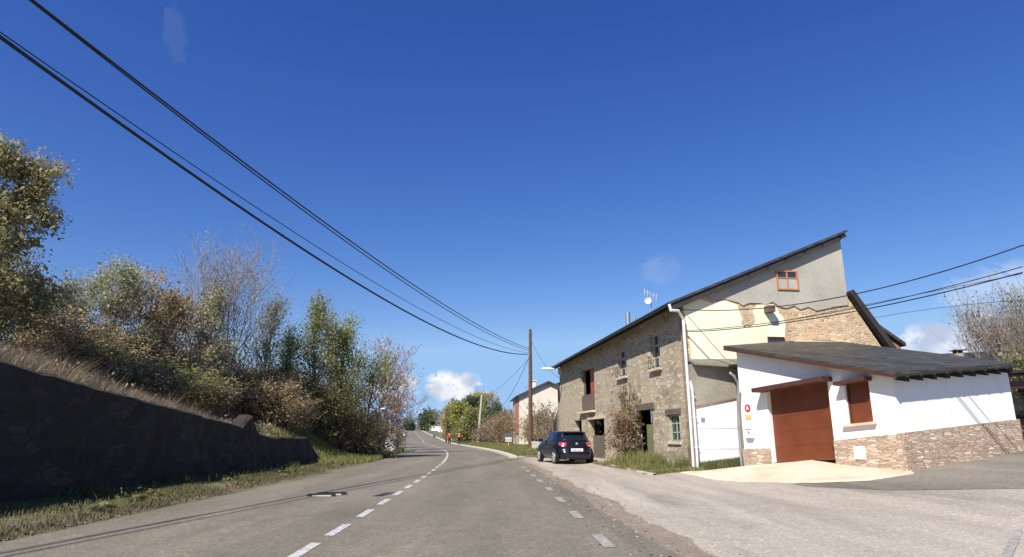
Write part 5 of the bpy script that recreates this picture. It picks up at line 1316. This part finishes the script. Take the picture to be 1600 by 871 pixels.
tree(690, 648, 190, 38, 4.0, 'pale', 'barkgrey', 900, .12, 'hazy bare tree behind the golden one', trunk=.15, nmain=20, depth=2, kids=6, r0=.16, up=.7, twig_min=.03, spread=.3)
tree(671, 652, 330, 39, 7, 'ivy', 'bark', 5000, .4, 'dark round tree on the crest of the road', trunk=.05, nmain=18, depth=2, kids=5, r0=.3, up=.2, spread=1.0)
tree(639, 661, 300, 40, 3.5, 'ivy', 'bark', 3000, .3, 'dark tree left of the road crest', trunk=.05, nmain=16, depth=2, kids=5, r0=.3, up=.4, spread=.7)
# bare trees at far right
tree(1545, 478, 34, 51, 3.2, 'tan', 'barkgrey', 1500, .045, 'bare grey tree, leftmost of those behind the slate roof', trunk=.2, nmain=11, depth=2, kids=5, r0=.17, up=.9, column=True, twig_min=.009, wob=.09, stems=9, spread=.16)
tree(1600, 440, 33, 52, 4.2, 'pale', 'barkgrey', 3000, .045, 'tallest bare tree at the right edge', trunk=.2, nmain=11, depth=2, kids=5, r0=.17, up=.9, column=True, twig_min=.009, wob=.09, stems=9, spread=.16)
tree(1572, 500, 38, 53, 3.4, 'brown', 'twigtan', 2000, .045, 'reddish bare tree between the two grey ones', trunk=.2, nmain=11, depth=2, kids=5, r0=.17, up=.9, column=True, twig_min=.009, wob=.09, stems=9, spread=.16)
tree(1590, 560, 27, 54, 1.4, 'olive', 'bark', 2200, .06, 'low brown bush tree over the outbuilding roof', trunk=.1, nmain=18, depth=3, kids=3, r0=.08, up=.6, twig_min=.008)
# shrubs: prototypes, then copies
def shrub(name, loc, seed, H, Rr, leaf, bark, nl, ls, label, group=None, stems=7, **kw):
    kw.setdefault('nmain', 9); kw.setdefault('depth', 2); kw.setdefault('kids', 4)
    return plant(name, loc, seed, H, Rr, LF[leaf], MT[bark], nl, ls, label, 'shrub', group=group, stems=stems, trunk=.08, r0=.06, up=.7, crown_name='foliage', trunk_name='stems', wob=.16, **kw)
rs = random.Random(9)
protos = []
kinds = [('brown', 'twigred', 'brown twiggy shrub in the thicket on the left bank'), ('tan', 'twigtan', 'tan leaved shrub in the thicket on the left bank'), ('olive', 'twigred', 'olive shrub in the thicket on the left bank'), ('green', 'bark', 'green leaved shrub in the thicket on the left bank'), ('brown', 'twigtan', 'dead straw coloured shrub on the left bank')]
spots = []
for k in range(92):
    Y = rs.uniform(22, 47); 
    spots.append((Y, rs.uniform(.6, 7.5) if Y > 31 else rs.uniform(4.0, 9), rs.choice((0, 0, 1, 1, 2, 3, 3, 4)), rs.uniform(.8, 1.4)))
first = {}
for i, (Y, dd_, kd, sc) in enumerate(spots):
    x = float(bankx(Y))-dd_-(1.0 if Y > 29 else 0); loc = (x, Y, zg1(x, Y)-.05); rz = rs.uniform(0, 6.28)
    leaf, bark, lb = kinds[kd]
    if kd not in first:
        first[kd] = shrub('shrub', loc, 100+kd, 2.3, 1.25, leaf, bark, 3000 if kd != 4 else 1000, .036, lb, group='shrubs on the left bank, '+leaf+(' straw' if kd == 4 else ''), spread=.16, twig_min=.007)
    else: copy_tree(first[kd], loc, rz, (sc*1.25, sc*rs.uniform(.6, .95)*(.8 if Y < 31 else 1.1)))
# dark thicket near the end of the bank by the road
for i, (u, Y, hh) in enumerate(((566, 39, 1.0), (572, 41, 1.0), (576, 45, .9), (590, 82, 1.0), (604, 84, 1.0), (570, 38, .9), (614, 92, 1.2), (624, 97, .9), (540, 37, 1.2))):
    p = P(u, 700, Y); copy_tree(first[(2, 3, 0, 2, 1)[i % 5]], (p.x, Y, zg1(p.x, Y)-.1), i*1.3, (1.2, hh))
# right hedge of brown/olive bushes between pole and far trees
hb_ = [(762, 84, 2.9, 'brown', 'twigred'), (775, 80, 3.3, 'rust', 'twigtan'), (785, 76, 3.0, 'tan', 'twigtan'), (798, 74, 3.2, 'rust', 'twigtan'), (812, 70, 2.9, 'brown', 'twigtan'), (820, 66, 2.9, 'olive', 'twigred'), (836, 62, 2.7, 'tan', 'twigtan'), (846, 58, 2.5, 'olive', 'twigtan'), (856, 56, 2.0, 'tan', 'twigtan'), (806, 78, 3.6, 'brown', 'twigtan'), (790, 88, 3.8, 'brown', 'twigred'), (750, 88, 2.2, 'brown', 'twigred'), (866, 52, 1.6, 'tan', 'barkgrey'), (840, 66, 3.6, 'tan', 'barkgrey'), (852, 62, 3.9, 'rust', 'barkgrey')]
fh = {}
for i, (u, Y, H, leaf, bark) in enumerate(hb_):
    p = P(u, 700, Y); loc = (p.x, Y, zg1(p.x, Y)-.05); key = (leaf, bark)
    if key not in fh: fh[key] = (shrub('hedge_shrub', loc, 200+i, H, 1.5, leaf, bark, 900 if bark == 'barkgrey' else 1900, .065, {'brown': 'brown', 'rust': 'rusty brown', 'tan': 'tan', 'olive': 'olive'}[leaf]+' leafed shrub in the hedge right of the road'+(' with grey stems' if bark == 'barkgrey' else ' with red stems' if bark == 'twigred' else ''), group='hedge right of the road, '+leaf+' '+bark, spread=.25, twig_min=.011), H)
    else:
        o, h0 = fh[key]; copy_tree(o, loc, i*1.1, (1.0, H/h0))
# fruit tree arching by the pole, and small leafy bush against the facade
cl = F.px(977, 700, .5); cp_ = F.p(cl[0], .15, .5)
plant('facade_shrub', Vector((cp_.x, cp_.y, zg1(cp_.x, cp_.y))), 301, 2.25, .8, LF['rust'], MT['twigred'], 3000, .042, 'rusty brown climbing shrub against the stone facade beside the green door', 'shrub', stems=6, trunk=.15, nmain=9, depth=2, kids=5, r0=.08, up=.6, spread=.14, crown_name='foliage', trunk_name='stems')
cl = F.px(1000, 600); 
cp_ = F.p(F.px(1000, 640)[0]+.4, 2.5, .08)
cr = np.random.default_rng(8)
S0, S1, A = [], [], []
for k in range(26):
    a = F.px(*((995, 652) if k % 2 else (982, 640))); p = np.array(F.p(a[0]+cr.normal()*.3, a[1], .1)); d = np.array([FD.x*cr.normal()*.6, FD.y*cr.normal()*.6, 1.0])
    for j in range(6):
        d = d+cr.normal(size=3)*np.array([.05, .45, .3]); dd = d/np.linalg.norm(d); q = p+dd*.22; q[0] = max(min(q[0], F.p((q[1]-FO.y)/FD.y, 0, .04).x), F.p((q[1]-FO.y)/FD.y, 0, .25).x); S0.append(p); S1.append(q); A.append(.012*(1-j/8)); p = q
e = tag(empty('wall_creeper', (0, 0, 0)), 'dry dark creeper stems spreading up the stone facade above the shrub', 'creeper')
V, Fq = tubes_np(np.array(S0), np.array(S1), np.array(A), np.array(A)*.85, 4); np_mesh('stems', V, Fq, MT['bark'], e)
C = np.array(S1)[cr.integers(0, len(S1), 600)]+cr.normal(size=(600, 3))*.05; V, Fq = leaves_np(C, cr, .045); np_mesh('leaves', V, Fq, LF['brown'], e)
# ivy on the outbuilding wall
e = tag(empty('ivy', (0, 0, 0)), 'dark green ivy hanging on the rubble wall at the right edge', 'ivy')
n_ = 2600; aa = cr.uniform(.3, 3.4, n_); zz = cr.uniform(1.2, 2.7, n_); keep = np.sin(aa*3.1)+np.sin(zz*4+aa)+cr.normal(size=n_)*.5 > .0
C = np.array([OW.p(a, z, -.72) for a, z in zip(aa[keep], zz[keep])])+cr.normal(size=(int(keep.sum()), 3))*.05
V, Fq = leaves_np(C, cr, .06, .8); np_mesh('leaves', V, Fq, LF['ivy'], e)

# ------------------------------------------------------------------ grass
def grass(name, X, Y, h, wdt, mat, seed, lean=.35, **kw):
    rng = np.random.default_rng(seed); n = len(X); Z = zg(X, Y)-.02
    hh = h*rng.uniform(.45, 1.2, n); az = rng.uniform(0, 2*math.pi, n); w_ = wdt*rng.uniform(.6, 1.3, n)
    la = rng.uniform(0, 2*math.pi, n); ll = lean*hh*rng.uniform(.2, 1, n)
    B = np.stack([X, Y, Z], 1); off = np.stack([np.cos(az)*w_, np.sin(az)*w_, np.zeros(n)], 1)
    mid = B+np.stack([np.cos(la)*ll*.35, np.sin(la)*ll*.35, hh*.55], 1); tip = B+np.stack([np.cos(la)*ll, np.sin(la)*ll, hh], 1)
    V = np.stack([B-off, B+off, mid+off*.7, mid-off*.7, tip], 1).reshape(-1, 3)
    i = np.arange(n)*5; Fq = np.concatenate([np.stack([i, i+1, i+2, i+3], 1)]); F3 = np.stack([i+3, i+2, i+4, i+4], 1)
    # triangle as degenerate-free mesh: build quads and triangles separately
    me = bpy.data.meshes.new(name); nq = len(Fq)
    me.vertices.add(len(V)); me.vertices.foreach_set('co', V.astype(np.float32).ravel())
    loops = np.concatenate([Fq.ravel(), F3[:, :3].ravel()]).astype(np.int32)
    me.loops.add(len(loops)); me.loops.foreach_set('vertex_index', loops)
    me.polygons.add(2*nq); ls = np.concatenate([np.arange(nq)*4, nq*4+np.arange(nq)*3]).astype(np.int32); lt = np.concatenate([np.full(nq, 4), np.full(nq, 3)]).astype(np.int32)
    me.polygons.foreach_set('loop_start', ls); me.polygons.foreach_set('loop_total', lt); me.update(calc_edges=True)
    return link(name, me, mat, kind='stuff', **kw)
GR = foliage('verge grass', [(.05, .075, .018), (.10, .12, .03), (.17, .16, .05), (.08, .10, .025)], .7, .3)
GD_ = foliage('dry grass', [(.20, .145, .10), (.28, .21, .145), (.13, .09, .065), (.23, .17, .13), (.17, .14, .07)], .8, .25)
GV = foliage('mixed verge grass', [(.08, .10, .03), (.16, .15, .06), (.24, .19, .10), (.12, .13, .04), (.22, .17, .09)], .8, .3)
GL = foliage('lush grass', [(.11, .14, .035), (.20, .21, .06), (.28, .26, .09), (.20, .17, .08)], .7, .3)
g_ = np.random.default_rng(21)
def clump(X, Y, sc, thr, seed):
    v = np.sin(X*sc*1.3+seed)+np.sin(Y*sc+seed*2.1)+np.sin((X+Y)*sc*.7)+g_.normal(size=len(X))*.8; return v > thr
Y = g_.uniform(4, 32, 110000); t_ = g_.uniform(0, 1, 110000)**.8; X = (cx(Y)-4.05)*(1-t_)+(wallx(Y)+.05)*t_; k = clump(X, Y, 1.6, -.6, 1)
grass('verge_grass', X[k], Y[k], .11, .008, GV, 1)
Y = g_.uniform(5, 31, 16000); t_ = g_.uniform(0, .22, 16000); X = (cx(Y)-3.95)*(1-t_)+(wallx(Y))*t_
grass('dry_verge_edge_grass', X, Y, .07, .012, GD_, 2)
Y = g_.uniform(4, 32, 9000); X = wallx(Y)+.1+np.abs(g_.normal(size=9000))*.35; k = clump(X, Y, 2.3, .1, 4)
grass('weeds_at_wall_foot', X[k], Y[k], .27, .009, GR, 3, lean=.7)
def fld(X, Y, a, b): return np.sin(X*a+b)*np.cos(Y*a*.8+b*2)+.6*np.sin((X-Y)*a*1.9+b*3)+.35*np.sin((X*1.7+Y)*a*3.1)
Y = g_.uniform(8, 34, 190000); D_ = g_.uniform(.2, 11, 190000); X = bankx(Y)-D_; q_ = fld(X, Y, .9, 1)+g_.normal(size=190000)*.35
far_low = (Y > 21) & (D_ < 3.5)
k = (q_ > -.45) & ~far_low
grass('dry_hillside_grass', X[k], Y[k], .46, .007, GD_, 4, lean=1.1)
k = (fld(X, Y, 1.4, 4) > .75) & ~far_low
grass('bramble_stems', X[k][:9000], Y[k][:9000], .75, .006, foliage('bramble stems', [(.17, .12, .08), (.23, .17, .11), (.12, .10, .06)], .8, .1), 24, lean=1.2)
k = (fld(X, Y, .7, 9) > .7)
grass('hillside_weeds', X[k][:14000], Y[k][:14000], .30, .014, GL, 25, lean=.8)
ctr = 130; Yc = g_.uniform(9, 30, ctr); Dc = g_.uniform(.8, 9, ctr); Xc = bankx(Yc)-Dc; wc = g_.integers(0, ctr, 15000)
C = np.stack([Xc[wc]+g_.normal(size=15000)*.38, Yc[wc]+g_.normal(size=15000)*.38, np.zeros(15000)], 1); C[:, 2] = zg(C[:, 0], C[:, 1])+np.abs(g_.normal(size=15000))*.22
V, Fq = leaves_np(C, g_, .038); np_mesh('bramble_leaves', V, Fq, LF['brown'], kind='stuff')
C[:, 0] += .9*np.sin(wc*1.7); C[:, 1] += .9*np.cos(wc*2.3); C[:, 2] = zg(C[:, 0], C[:, 1])+np.abs(g_.normal(size=15000))*.16
k = C[:, 0] < bankx(C[:, 1])-.15; V, Fq = leaves_np(C[k][:7000], g_, .034); np_mesh('weed_leaves', V, Fq, LF['green'], kind='stuff')
Y = g_.uniform(28, 62, 42000); D_ = g_.uniform(-1.6, 4.5, 42000); X = bankx(Y)-D_
grass('bank_grass', X, Y, .28, .018, GL, 5)
Y = g_.uniform(20.5, 27, 9000); D_ = g_.uniform(.0, 4, 9000); X = bankx(Y)-D_-.2
grass('bank_top_grass', X, Y, .20, .014, GL, 15)
# grass strip before the facade
Y = g_.uniform(22.0, 30.2, 26000); fx = FO.x+(Y-FO.y)*FD.x/FD.y; X = fx-g_.uniform(0, 1.65, 26000); k = clump(X, Y, 3.1, -.2, 7)
grass('facade_grass', X[k], Y[k], .17, .009, GL, 6, lean=.8)
grass('facade_dry_grass', X[~k][:6000], Y[~k][:6000], .10, .008, GD_, 16, lean=1.0)
Y = g_.uniform(23.2, 29.0, 7000); fx = FO.x+(Y-FO.y)*FD.x/FD.y; X = fx-np.abs(g_.normal(size=7000))*.45
k = clump(X, Y, 2.0, -.1, 3)
grass('facade_weeds', X[k], Y[k], .55, .010, GL, 7, lean=.7)
n_ = 5000; a = g_.uniform(.1, 1.9, n_); o2 = np.abs(g_.normal(size=n_))*.22+.0; X = LW.O.x+LW.d.x*a+LW.n.x*o2; Y = LW.O.y+LW.d.y*a+LW.n.y*o2
grass('door_foot_grass', X, Y, .30, .014, GR, 8)
Y = g_.uniform(44, 100, 52000); X = cx(Y)+4.3+g_.uniform(0, 4.5, 52000)
grass('far_verge_grass', X, Y, .22, .02, GL, 9)

Y = g_.uniform(5, 32, 9000); t_ = g_.uniform(0, 1, 9000); X = (cx(Y)-4.1)*(1-t_)+(wallx(Y)+.1)*t_
k = (np.sin(X*2.1+Y*1.3)+np.sin(Y*2.9)+g_.normal(size=9000)*.6) > .9
C = np.stack([X[k], Y[k], zg(X[k], Y[k])+np.abs(g_.normal(size=int(k.sum())))*.07], 1); V, Fq = leaves_np(C, g_, .035, .7); np_mesh('verge_weeds', V, Fq, GR, kind='stuff')
Y = g_.uniform(5, 60, 5000); side = g_.integers(0, 2, 5000); X = np.where(side == 0, cx(Y)-3.9-np.abs(g_.normal(size=5000))*.25, cx(Y)+4.1+g_.normal(size=5000)*.35)
C = np.stack([X, Y, zg(X, Y)+.022], 1); V, Fq = leaves_np(C, g_, .018, .8); V[:, 2] = np.repeat(C[:, 2], 4)+(V[:, 2]-np.repeat(C[:, 2], 4))*.4; np_mesh('roadside_grit', V, Fq, foliage('grit and leaf litter', [(.12, .09, .06), (.34, .29, .22), (.22, .16, .10), (.40, .36, .30)], .9, .05), kind='stuff')
